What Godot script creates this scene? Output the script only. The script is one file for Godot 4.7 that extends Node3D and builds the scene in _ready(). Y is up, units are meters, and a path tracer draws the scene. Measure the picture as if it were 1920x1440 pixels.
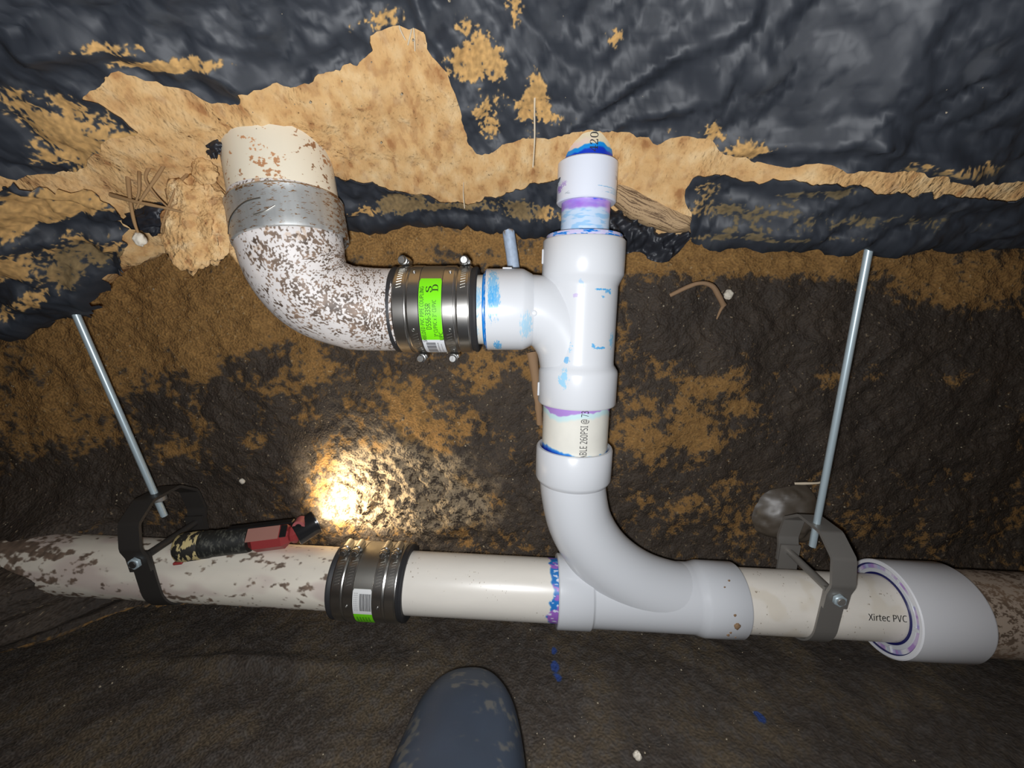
extends Node3D
# Under-slab tunnel: new white drain fittings hung in front of a dug earth wall, black film and sand overhead.

var mats := {}
var taken := {}
var noise_a := FastNoiseLite.new()
var noise_b := FastNoiseLite.new()
var rng := RandomNumberGenerator.new()
const PIPE_R := 0.04445

# ---------------------------------------------------------------- mesh collecting
class Shape:
	var v := PackedVector3Array()
	var n := PackedVector3Array()
	var t := PackedVector2Array()
	var i := PackedInt32Array()

	func tri(a: int, b: int, c: int) -> void:
		var g := (v[b] - v[a]).cross(v[c] - v[a])
		if g.length_squared() < 1e-18:
			return
		if g.dot(n[a] + n[b] + n[c]) > 0.0:
			i.append_array(PackedInt32Array([a, c, b]))
		else:
			i.append_array(PackedInt32Array([a, b, c]))

	func grid(p: Array, nn: Array, uv: Array) -> void:
		var start := v.size()
		var w: int = p[0].size()
		for r in p.size():
			v.append_array(p[r])
			n.append_array(nn[r])
			t.append_array(uv[r])
		for r in p.size() - 1:
			for c in w - 1:
				var a := start + r * w + c
				tri(a, a + 1, a + w)
				tri(a + 1, a + w + 1, a + w)

	func face(pts: Array, normal: Vector3) -> void:
		var start := v.size()
		for q in pts:
			v.append(q)
			n.append(normal)
			t.append(Vector2(q.x * 4.0, q.y * 4.0 + q.z * 3.0))
		for k in pts.size() - 2:
			tri(start, start + k + 1, start + k + 2)

	func mesh() -> ArrayMesh:
		var a := []
		a.resize(Mesh.ARRAY_MAX)
		a[Mesh.ARRAY_VERTEX] = v
		a[Mesh.ARRAY_NORMAL] = n
		a[Mesh.ARRAY_TEX_UV] = t
		a[Mesh.ARRAY_INDEX] = i
		var m := ArrayMesh.new()
		m.add_surface_from_arrays(Mesh.PRIMITIVE_TRIANGLES, a)
		return m


func lathe(s: Shape, prof: Array, xf := Transform3D.IDENTITY, seg := 64) -> void:
	# prof: (radius, height) from the lower end to the upper; u 0.25 left, 0.5 front (+z), 0.75 right
	var lo := 1e9
	var hi := -1e9
	for q in prof:
		lo = minf(lo, q.y)
		hi = maxf(hi, q.y)
	var span := maxf(hi - lo, 1e-6)
	var norms := []
	for k in prof.size() - 1:
		var d: Vector2 = prof[k + 1] - prof[k]
		norms.append(Vector2(d.y, -d.x).normalized())
	for k in prof.size() - 1:
		var n0: Vector2 = norms[k]
		var n1: Vector2 = norms[k]
		if k > 0 and n0.dot(norms[k - 1]) > 0.75:
			n0 = (n0 + norms[k - 1]).normalized()
		if k < norms.size() - 1 and n1.dot(norms[k + 1]) > 0.75:
			n1 = (n1 + norms[k + 1]).normalized()
		var rows := [PackedVector3Array(), PackedVector3Array()]
		var ns := [PackedVector3Array(), PackedVector3Array()]
		var us := [PackedVector2Array(), PackedVector2Array()]
		for e in 2:
			var q: Vector2 = prof[k + e]
			var nn: Vector2 = n0 if e == 0 else n1
			for c in seg + 1:
				var a := TAU * c / seg
				var dir := Vector3(-sin(a), 0, -cos(a))
				rows[e].append(xf * (dir * q.x + Vector3(0, q.y, 0)))
				ns[e].append((xf.basis * (dir * nn.x + Vector3(0, nn.y, 0))).normalized())
				us[e].append(Vector2(float(c) / seg, 1.0 - (q.y - lo) / span))
		s.grid(rows, ns, us)


func along_x(at := Vector3.ZERO) -> Transform3D:
	return Transform3D(Basis(Vector3(0, 0, 1), -PI / 2), at)


func along_z(at := Vector3.ZERO) -> Transform3D:
	return Transform3D(Basis(Vector3(1, 0, 0), PI / 2), at)


func rod_prof(r: float, a: float, b: float, bevel := 0.0005) -> Array:
	return [Vector2(0, a), Vector2(r - bevel, a), Vector2(r, a + bevel), Vector2(r, b - bevel), Vector2(r - bevel, b), Vector2(0, b)]


func spline(pts: Array, steps: int) -> Array:
	var out := []
	for k in pts.size() - 1:
		var p0 = pts[maxi(k - 1, 0)]
		var p1 = pts[k]
		var p2 = pts[k + 1]
		var p3 = pts[mini(k + 2, pts.size() - 1)]
		for j in steps:
			var f := float(j) / steps
			out.append(0.5 * (2.0 * p1 + (p2 - p0) * f + (2.0 * p0 - 5.0 * p1 + 4.0 * p2 - p3) * f * f + (3.0 * p1 - p0 - 3.0 * p2 + p3) * f * f * f))
	out.append(pts[-1])
	return out


func tube(s: Shape, pts: Array, radii: Array, seg := 40, caps := true, wobble := 0.0) -> void:
	# radii: one per point or one for all; u 0.5 faces +z
	var rows := []
	var ns := []
	var us := []
	var ref := Vector3(0, 0, -1)
	var total := 0.0
	var lens := [0.0]
	for k in range(1, pts.size()):
		total += pts[k].distance_to(pts[k - 1])
		lens.append(total)
	for k in pts.size():
		var d: Vector3 = (pts[mini(k + 1, pts.size() - 1)] - pts[maxi(k - 1, 0)]).normalized()
		if absf(d.dot(ref)) > 0.95 and k == 0:
			ref = Vector3(0, 1, 0)
		ref = (ref - d * ref.dot(d)).normalized()
		var side := ref.cross(d)
		var r: float = radii[k] if radii.size() > 1 else radii[0]
		var row := PackedVector3Array()
		var nr := PackedVector3Array()
		var ur := PackedVector2Array()
		for c in seg + 1:
			var a := TAU * c / seg
			var dir := ref * cos(a) + side * sin(a)
			var rr := r
			if wobble > 0.0:
				var q: Vector3 = pts[k] + dir * r
				rr *= 1.0 + wobble * noise_a.get_noise_3d(q.x * 3000.0, q.y * 3000.0, q.z * 3000.0)
			row.append(pts[k] + dir * rr)
			nr.append(dir)
			ur.append(Vector2(float(c) / seg, lens[k] / maxf(total, 1e-6)))
		rows.append(row)
		ns.append(nr)
		us.append(ur)
	s.grid(rows, ns, us)
	if caps:
		for e in [0, pts.size() - 1]:
			var d: Vector3 = (pts[1] - pts[0]).normalized() * -1.0 if e == 0 else (pts[-1] - pts[-2]).normalized()
			s.face(Array(rows[e]).slice(0, seg), d)


func block(s: Shape, size: Vector3, bevel: float, xf := Transform3D.IDENTITY) -> void:
	var h := size * 0.5
	var f := func(sx: float, sy: float, sz: float, ax: int) -> Vector3:
		var p := Vector3(sx * (h.x - bevel), sy * (h.y - bevel), sz * (h.z - bevel))
		p[ax] += [sx, sy, sz][ax] * bevel
		return xf * p
	var signs := [-1.0, 1.0]
	for ax in 3:
		for sg in signs:
			var pts := []
			for pair in [[-1.0, -1.0], [1.0, -1.0], [1.0, 1.0], [-1.0, 1.0]]:
				var q := [0.0, 0.0, 0.0]
				q[ax] = sg
				q[(ax + 1) % 3] = pair[0]
				q[(ax + 2) % 3] = pair[1]
				pts.append(f.call(q[0], q[1], q[2], ax))
			var nn := Vector3.ZERO
			nn[ax] = sg
			s.face(pts, xf.basis * nn)
	for ax in 3:
		var b := (ax + 1) % 3
		var c := (ax + 2) % 3
		for sb in signs:
			for sc in signs:
				var pts := []
				for step in [[-1.0, b], [1.0, b], [1.0, c], [-1.0, c]]:
					var q := [0.0, 0.0, 0.0]
					q[ax] = step[0]
					q[b] = sb
					q[c] = sc
					pts.append(f.call(q[0], q[1], q[2], step[1]))
				var nn := Vector3.ZERO
				nn[b] = sb
				nn[c] = sc
				s.face(pts, (xf.basis * nn).normalized())
	for sx in signs:
		for sy in signs:
			for sz in signs:
				s.face([f.call(sx, sy, sz, 0), f.call(sx, sy, sz, 1), f.call(sx, sy, sz, 2)], (xf.basis * Vector3(sx, sy, sz)).normalized())


func strap(s: Shape, line: Array, width: float, thick: float) -> void:
	# line: (z, y) points of a flat bar bent in the plane across the pipe, width along x
	var outer := []
	var inner := []
	var across := []
	for k in line.size():
		var d: Vector2 = (line[mini(k + 1, line.size() - 1)] - line[maxi(k - 1, 0)]).normalized()
		var q := Vector2(-d.y, d.x)
		across.append(q)
		outer.append(line[k] + q * thick * 0.5)
		inner.append(line[k] - q * thick * 0.5)
	var h := width * 0.5
	for side in [[outer, 1.0], [inner, -1.0]]:
		var rows := [PackedVector3Array(), PackedVector3Array()]
		var ns := [PackedVector3Array(), PackedVector3Array()]
		var us := [PackedVector2Array(), PackedVector2Array()]
		for e in 2:
			for k in line.size():
				var q: Vector2 = side[0][k]
				rows[e].append(Vector3(-h if e == 0 else h, q.y, q.x))
				var a: Vector2 = across[k] * side[1]
				ns[e].append(Vector3(0, a.y, a.x))
				us[e].append(Vector2(e, float(k) / line.size()))
		s.grid(rows, ns, us)
	for x in [-h, h]:
		var rows := [PackedVector3Array(), PackedVector3Array()]
		var ns := [PackedVector3Array(), PackedVector3Array()]
		var us := [PackedVector2Array(), PackedVector2Array()]
		for k in line.size():
			rows[0].append(Vector3(x, outer[k].y, outer[k].x))
			rows[1].append(Vector3(x, inner[k].y, inner[k].x))
			for e in 2:
				ns[e].append(Vector3(signf(x), 0, 0))
				us[e].append(Vector2(e, float(k) / line.size()))
		s.grid(rows, ns, us)
	for k in [0, line.size() - 1]:
		var d: Vector2 = (line[1] - line[0]) * -1.0 if k == 0 else line[-1] - line[-2]
		s.face([Vector3(-h, outer[k].y, outer[k].x), Vector3(h, outer[k].y, outer[k].x), Vector3(h, inner[k].y, inner[k].x), Vector3(-h, inner[k].y, inner[k].x)], Vector3(0, d.y, d.x).normalized())


func field(s: Shape, p: Array, uv: Array, facing: Vector3) -> void:
	# a grid of points with normals from its own slopes
	var ns := []
	var h := p.size()
	var w: int = p[0].size()
	for r in h:
		var row := PackedVector3Array()
		for c in w:
			var dx: Vector3 = p[r][mini(c + 1, w - 1)] - p[r][maxi(c - 1, 0)]
			var dy: Vector3 = p[mini(r + 1, h - 1)][c] - p[maxi(r - 1, 0)][c]
			var q := dx.cross(dy).normalized()
			row.append(q if q.dot(facing) > 0.0 else -q)
		ns.append(row)
	s.grid(p, ns, uv)


func closed(s: Shape, p: Array, uv: Array, inside: Vector3) -> void:
	# a grid whose last column meets its first; normals all point one way, outwards
	var h := p.size()
	var w: int = p[0].size()
	var ns := []
	var sum := 0.0
	for r in h:
		var row := PackedVector3Array()
		for c in w:
			var dx: Vector3 = p[r][(c + 1) % (w - 1)] - p[r][(c + w - 2) % (w - 1)]
			var dy: Vector3 = p[mini(r + 1, h - 1)][c] - p[maxi(r - 1, 0)][c]
			var q := dx.cross(dy)
			if q.length_squared() < 1e-20:
				var rr := 1 if r == 0 else h - 2
				q = p[r][c] - p[rr][c]
				q = Vector3(0, signf(q.y), 0) if absf(q.y) > absf(q.z) else Vector3(0, 0, signf(q.z))
				row.append(q)
				continue
			q = q.normalized()
			sum += q.dot(p[r][c] - inside)
			row.append(q)
		ns.append(row)
	if sum < 0.0:
		for r in range(1, h - 1):
			for c in w:
				ns[r][c] = -ns[r][c]
	s.grid(p, ns, uv)


func rough_ball(s: Shape, at: Vector3, size: Vector3, amount: float, seed_at: float, fine := 22) -> void:
	var p := []
	var uv := []
	for r in fine + 1:
		var row := PackedVector3Array()
		var ur := PackedVector2Array()
		for c in fine * 2 + 1:
			var la := PI * r / fine - PI / 2
			var lo := TAU * (c % (fine * 2)) / (fine * 2)
			var d := Vector3(cos(la) * cos(lo), sin(la), cos(la) * sin(lo))
			var k := 1.0 + amount * noise_a.get_noise_3d(d.x * 60.0 + seed_at, d.y * 60.0, d.z * 60.0) + amount * 0.5 * noise_a.get_noise_3d(d.x * 180.0 + seed_at, d.y * 180.0, d.z * 180.0)
			row.append(at + d * size * k)
			ur.append(Vector2(float(c) / fine, float(r) / fine))
		p.append(row)
		uv.append(ur)
	closed(s, p, uv, at)


# ---------------------------------------------------------------- nodes
func numbered(called: String) -> String:
	if not taken.has(called):
		taken[called] = 0
		return called
	taken[called] += 1
	return "%s_%03d" % [called, taken[called]]


func obj(called: String, s: Shape, m: Material, parent: Node3D = self) -> MeshInstance3D:
	var o := MeshInstance3D.new()
	o.mesh = s.mesh()
	o.mesh.surface_set_material(0, m)
	o.name = numbered(called) if parent == self else called
	o.cast_shadow = GeometryInstance3D.SHADOW_CASTING_SETTING_ON
	parent.add_child(o, true)
	return o


func tag(o: Node3D, label: String, category: String, group := "") -> Node3D:
	o.set_meta("label", label)
	o.set_meta("category", category)
	if group:
		o.set_meta("group", group)
	return o


func thing(called: String, label: String, category: String, xf: Transform3D, group := "") -> Node3D:
	var o := Node3D.new()
	o.name = numbered(called)
	add_child(o)
	o.transform = xf
	tag(o, label, category, group)
	return o


func struct(called: String, s: Shape, m: Material) -> MeshInstance3D:
	var o := obj(called, s, m)
	o.set_meta("kind", "structure")
	return o


# ---------------------------------------------------------------- materials
func tex(w: int, h: int, f: Callable) -> ImageTexture:
	var im := Image.create(w, h, false, Image.FORMAT_RGB8)
	for y in h:
		for x in w:
			im.set_pixel(x, y, f.call((x + 0.5) / w, (y + 0.5) / h))
	return ImageTexture.create_from_image(im)


func mat(called: String, c: Color, rough := 0.5, metal := 0.0, t: Texture2D = null) -> StandardMaterial3D:
	var m := StandardMaterial3D.new()
	m.resource_name = called
	m.albedo_color = c
	m.roughness = rough
	m.metallic = metal
	if t:
		m.albedo_texture = t
	mats[called] = m
	return m


func noise_tex(freq: float, seed_: int, colors: Array, offsets: Array, normal := 0.0, size := 512, octaves := 5) -> NoiseTexture2D:
	var n := FastNoiseLite.new()
	n.seed = seed_
	n.frequency = freq
	n.fractal_octaves = octaves
	var t := NoiseTexture2D.new()
	t.width = size
	t.height = size
	t.seamless = true
	t.noise = n
	if normal > 0.0:
		t.as_normal_map = true
		t.bump_strength = normal
	else:
		var g := Gradient.new()
		g.colors = PackedColorArray(colors)
		g.offsets = PackedFloat32Array(offsets)
		t.color_ramp = g
	return t


func tri_mat(called: String, rough: float, albedo: Texture2D, bump: Texture2D, scale: float, bump_scale := 1.0) -> StandardMaterial3D:
	var m := mat(called, Color.WHITE, rough, 0.0, albedo)
	m.uv1_triplanar = true
	m.uv1_world_triplanar = true
	m.uv1_scale = Vector3.ONE * scale
	if bump:
		m.normal_enabled = true
		m.normal_texture = bump
		m.normal_scale = bump_scale
	return m


func na(x: float, y: float) -> float:
	return noise_a.get_noise_2d(x, y)


func bytes_noise(w: int, h: int, freq: float, seed_: int, octaves := 4) -> PackedByteArray:
	var n := FastNoiseLite.new()
	n.seed = seed_
	n.frequency = freq
	n.fractal_octaves = octaves
	return n.get_image(w, h).get_data()


func blob_map(blobs: Array, w: int, h: int, x0: float, x1: float, y0: float, y1: float, big_w: int, big_h: int) -> PackedByteArray:
	# (x, y, rx, ry, weight) spots as a grey map, 128 is none
	var im := Image.create(w, h, false, Image.FORMAT_L8)
	for r in h:
		for c in w:
			var x := lerpf(x0, x1, (c + 0.5) / w)
			var y := lerpf(y0, y1, (r + 0.5) / h)
			var sum := 0.0
			for b in blobs:
				var dx: float = (x - b[0]) / b[2]
				var dy: float = (y - b[1]) / b[3]
				var q := dx * dx + dy * dy
				if q < 6.0:
					sum += b[4] * exp(-q * 0.8)
			im.set_pixel(c, r, Color.from_hsv(0, 0, clampf(0.5 + 0.35 * sum, 0.0, 1.0)))
	im.resize(big_w, big_h, Image.INTERPOLATE_CUBIC)
	return im.get_data()


# ---------------------------------------------------------------- lettering
func lettering(parent: Node3D, txt: String, height: float, m: Material, place: Callable, serif := false, stretch := 1.0) -> void:
	var font := SystemFont.new()
	font.font_names = PackedStringArray(["Droid Serif" if serif else "Droid Sans"])
	var t := TextMesh.new()
	t.text = txt
	t.font = font
	t.font_size = 64
	t.pixel_size = height / 46.0
	t.depth = 0.0003
	t.curve_step = 1.0
	var a := t.get_mesh_arrays()
	var vs: PackedVector3Array = a[Mesh.ARRAY_VERTEX]
	var ns: PackedVector3Array = a[Mesh.ARRAY_NORMAL]
	for k in vs.size():
		var p: Vector3 = place.call(Vector3(vs[k].x * stretch, vs[k].y, vs[k].z))
		var q: Vector3 = place.call(Vector3(vs[k].x * stretch, vs[k].y, vs[k].z) + ns[k] * 0.0001)
		vs[k] = p
		ns[k] = (q - p).normalized()
	a[Mesh.ARRAY_VERTEX] = vs
	a[Mesh.ARRAY_NORMAL] = ns
	a[Mesh.ARRAY_TANGENT] = null
	var am := ArrayMesh.new()
	am.add_surface_from_arrays(Mesh.PRIMITIVE_TRIANGLES, a)
	am.surface_set_material(0, m)
	var o := MeshInstance3D.new()
	o.name = "lettering"
	o.mesh = am
	parent.add_child(o, true)


# ---------------------------------------------------------------- ceiling form: a soil overhang that curves down to a lip along the wall
const LX := [-1.5, -0.675, -0.57, -0.49, -0.434, -0.27, -0.225, -0.081, 0.03, 0.12, 0.236, 0.336, 0.414, 0.597, 1.5]
const LZ := [-0.56, -0.54, -0.53, -0.54, -0.55, -0.575, -0.59, -0.60, -0.60, -0.60, -0.56, -0.50, -0.49, -0.50, -0.52]
const LY := [-0.07, -0.04, -0.008, 0.041, 0.062, 0.1, 0.109, 0.113, 0.099, 0.092, 0.082, 0.068, 0.068, 0.071, 0.07]
const LT := [0.155, 0.16, 0.17, 0.175, 0.18, 0.2, 0.21, 0.25, 0.262, 0.266, 0.25, 0.235, 0.23, 0.225, 0.22]

func lip(x: float, row: Array) -> float:
	var k := 0
	while k < LX.size() - 2 and x > LX[k + 1]:
		k += 1
	var f: float = clampf((x - LX[k]) / (LX[k + 1] - LX[k]), 0.0, 1.0)
	return lerpf(row[k], row[k + 1], f * f * (3.0 - 2.0 * f))


func overhead(x: float, w: float) -> Vector3:
	# w 0 at the lip, 1 where it is nearly level, more towards the room
	var z := lip(x, LZ) + w * 0.2
	if w < 0.0:
		return Vector3(x, lip(x, LY) - w * 0.12 - 0.004 * sin(minf(-w, 0.3) * 10.0), z)
	var l := lip(x, LY)
	var y := l + (lip(x, LT) - l) * (1.0 - pow(1.0 - minf(w, 1.0), 1.5)) + 0.09 * maxf(w - 0.6, 0.0)
	return Vector3(x, y, z)


func sand_relief(x: float, z: float) -> float:
	return 0.004 * na(x * 900.0, z * 900.0) + 0.003 * na(x * 3000.0 + 77.0, z * 3000.0) + 0.0024 * na(x * 9000.0, z * 9000.0 + 31.0)


func seg_dist(p: Vector2, a: Vector2, b: Vector2) -> float:
	var d := b - a
	var f := clampf((p - a).dot(d) / maxf(d.length_squared(), 1e-9), 0.0, 1.0)
	return p.distance_to(a + d * f)


func film_lift(q: Vector2, off: float, crumple: float) -> float:
	# long soft waves, then sharper creases
	var a := absf(noise_b.get_noise_2d(q.x * 900.0 + q.y * 160.0, q.y * 420.0 - q.x * 500.0))
	var b := absf(noise_b.get_noise_2d(q.x * 2600.0 - q.y * 700.0 + 90.0, q.y * 900.0 + q.x * 900.0))
	var c := absf(noise_b.get_noise_2d(q.x * 5200.0 + q.y * 900.0, q.y * 1600.0 - q.x * 2600.0 + 300.0))
	var d := absf(noise_b.get_noise_2d(q.x * 9500.0 - q.y * 1500.0, q.y * 2400.0 + q.x * 3600.0 + 700.0))
	return off + crumple * (a * 1.5 + b * 0.7 + c * 0.42 + d * 0.22)


func film(called: String, outline: PackedVector2Array, box: Rect2, folds: Array, m: Material, off: float, crumple: float, ragged: float, label: String, group := "") -> void:
	# a sheet of film lying under the soil, cut by its outline (x, w); both faces and a rim
	var step_x := 0.0045
	var step_w := 0.0225
	var cols := int(box.size.x / step_x) + 1
	var rows := int(box.size.y / step_w) + 1
	var inside := []
	var pos := []
	for r in rows:
		var ins := PackedFloat32Array()
		var pr := PackedVector3Array()
		for c in cols:
			var q := box.position + Vector2(c * step_x, r * step_w)
			var flat := Vector2(q.x, q.y * 0.2)
			var dist := 1e9
			if q.y > 1.25 and q.y < box.end.y - 0.1 and absf(q.x) < 1.2:
				dist = 0.1  # deep inside the widest sheet, far from any edge
			for k in outline.size():
				if dist == 0.1:
					break
				var a := outline[k]
				var b := outline[(k + 1) % outline.size()]
				dist = minf(dist, seg_dist(flat, Vector2(a.x, a.y * 0.2), Vector2(b.x, b.y * 0.2)))
			if not Geometry2D.is_point_in_polygon(q, outline):
				dist = -dist
			dist += ragged * (na(q.x * 4000.0, q.y * 900.0 + 200.0) + 0.4 * na(q.x * 9000.0, q.y * 2200.0 + 500.0))
			ins.append(dist)
			var p := overhead(q.x, q.y)
			var p2 := overhead(q.x, q.y + 0.02)
			var nn := Vector3(0, -(p2.z - p.z), p2.y - p.y).normalized()  # towards the room
			var lift := film_lift(q, off, crumple)
			for fo in folds:
				var dd := 1e9
				var line: Array = fo[0]
				for k in line.size() - 1:
					dd = minf(dd, seg_dist(flat, Vector2(line[k].x, line[k].y * 0.2), Vector2(line[k + 1].x, line[k + 1].y * 0.2)))
				lift += fo[1] * exp(-(dd / fo[2]) * (dd / fo[2]))
			lift += 0.004 * exp(-maxf(dist, 0.0) / 0.006)
			lift -= sand_relief(q.x, q.y * 0.25) * 0.3
			pr.append(p + nn * lift)
		inside.append(ins)
		pos.append(pr)
	var s := Shape.new()
	var uv_at := func(r: int, c: int) -> Vector2:
		return Vector2((box.position.x + c * step_x + 0.95) / 1.9, (box.position.y + r * step_w + 0.1) / 1.5)
	var nrm := []
	for r in rows:
		var row := PackedVector3Array()
		for c in cols:
			var dx: Vector3 = pos[r][mini(c + 1, cols - 1)] - pos[r][maxi(c - 1, 0)]
			var dy: Vector3 = pos[mini(r + 1, rows - 1)][c] - pos[maxi(r - 1, 0)][c]
			var q := dx.cross(dy).normalized()
			row.append(q if q.y < 0.0 or (absf(q.y) < 0.2 and q.z > 0.0) else -q)
		nrm.append(row)
	var thick := 0.0012
	for r in rows - 1:
		for c in cols - 1:
			for half in 2:
				var ids := [[r, c], [r, c + 1], [r + 1, c]] if half == 0 else [[r, c + 1], [r + 1, c + 1], [r + 1, c]]
				var pts := []
				var cut := []
				for k in 3:
					var a: Array = ids[k]
					var b: Array = ids[(k + 1) % 3]
					var fa: float = inside[a[0]][a[1]]
					var fb: float = inside[b[0]][b[1]]
					if fa >= 0.0:
						pts.append([pos[a[0]][a[1]], nrm[a[0]][a[1]], uv_at.call(a[0], a[1])])
					if (fa >= 0.0) != (fb >= 0.0):
						var f := fa / (fa - fb)
						pts.append([pos[a[0]][a[1]].lerp(pos[b[0]][b[1]], f), nrm[a[0]][a[1]].lerp(nrm[b[0]][b[1]], f).normalized(), uv_at.call(a[0], a[1]).lerp(uv_at.call(b[0], b[1]), f)])
						cut.append(pts.size() - 1)
				if pts.size() < 3:
					continue
				var st := s.v.size()
				for q in pts:
					s.v.append(q[0]); s.n.append(q[1]); s.t.append(q[2])
				for k in pts.size() - 2:
					s.tri(st, st + k + 1, st + k + 2)
				if cut.size() == 2:
					var a: Array = pts[cut[0]]
					var b: Array = pts[cut[1]]
					var ab: Vector3 = b[0] - a[0]
					var out_n := ab.cross(a[1]).normalized()
					var st2 := s.v.size()
					for q in [[a[0], a[2]], [b[0], b[2]], [b[0] - b[1] * thick, b[2]], [a[0] - a[1] * thick, a[2]]]:
						s.v.append(q[0]); s.n.append(out_n); s.t.append(q[1])
					s.tri(st2, st2 + 1, st2 + 2)
					s.tri(st2, st2 + 2, st2 + 3)
	var o := obj(called, s, m)
	tag(o, label, "plastic sheet", group)


# ---------------------------------------------------------------- wall and floor forms
func wall_z(x: float, y: float) -> float:
	var z := -0.632
	z += 0.17 * smoothstep(-0.60, -0.76, x + 0.04 * na(y * 1500.0, 3.0)) * exp(-pow((y + 0.44) / 0.09, 2.0))
	z += 0.05 * pow(maxf((-0.40 - y) / 0.12, 0.0), 2.0)
	z += 0.012 * na(x * 260.0, y * 260.0) + 0.008 * na(x * 900.0 + 40.0, y * 900.0)
	var crumb := 0.6 + 2.2 * exp(-pow((x + 0.19) / 0.13, 2.0) - pow((y + 0.33) / 0.07, 2.0))
	var gloss := exp(-pow((x - 0.43) / 0.075, 2.0) - pow((y + 0.33) / 0.06, 2.0))
	crumb *= 1.0 - 0.85 * minf(gloss * 1.4, 1.0)
	z += crumb * (0.005 * na(x * 2500.0, y * 2500.0 + 60.0) + 0.0035 * na(x * 6500.0, y * 6500.0) + 0.002 * na(x * 15000.0, y * 15000.0))
	z -= 0.006 * gloss
	return z


func floor_y(x: float, z: float) -> float:
	var y := -0.505 + 0.009 * na(x * 250.0 + 11.0, z * 250.0) + 0.004 * na(x * 900.0, z * 900.0 + 20.0) + 0.0025 * na(x * 3500.0, z * 3500.0) + 0.0014 * na(x * 9000.0, z * 9000.0)
	y += 0.05 * pow(clampf((-0.58 - z) / 0.1, 0.0, 1.0), 2.0)
	y += 0.012 * exp(-pow((x + 0.38) / 0.16, 2.0) - pow((z + 0.485) / 0.012, 2.0))
	return y


func _ready() -> void:
	rng.seed = 7
	noise_a.seed = 3
	noise_a.noise_type = FastNoiseLite.TYPE_SIMPLEX_SMOOTH
	noise_a.frequency = 0.01
	noise_a.fractal_octaves = 3
	noise_b.seed = 9
	noise_b.frequency = 0.01
	noise_b.noise_type = FastNoiseLite.TYPE_SIMPLEX_SMOOTH
	noise_b.fractal_octaves = 1

	# ---- camera, surroundings, the camera's flash
	var cam := Camera3D.new()
	cam.name = "camera"
	cam.fov = 86.6
	cam.near = 0.01
	cam.rotation_degrees = Vector3(-11.7, 0, 0)
	add_child(cam)
	var env := Environment.new()
	env.background_mode = Environment.BG_COLOR
	env.background_color = Color.BLACK
	env.tonemap_mode = Environment.TONE_MAPPER_LINEAR
	env.tonemap_exposure = 1.0
	env.sdfgi_enabled = true
	env.ssao_enabled = true
	env.ssil_enabled = true
	var we := WorldEnvironment.new()
	we.name = "surroundings"
	we.environment = env
	add_child(we)
	var flash := SpotLight3D.new()
	flash.name = "camera_flash_light"
	flash.position = Vector3(-0.013, -0.019, 0.002)
	flash.rotation_degrees = Vector3(-11.0, 0, 0)
	flash.light_color = Color(0.975, 0.985, 1.0)
	flash.light_energy = 0.35
	flash.spot_angle = 89.0
	flash.spot_angle_attenuation = 0.45
	flash.spot_range = 5.0
	flash.spot_attenuation = 2.0
	flash.light_size = 0.004
	flash.shadow_enabled = true
	add_child(flash)

	make_materials()
	setting()
	films()
	main_line()
	riser_line()
	old_branch()
	hangers()
	torch()
	boot()
	debris()


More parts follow.
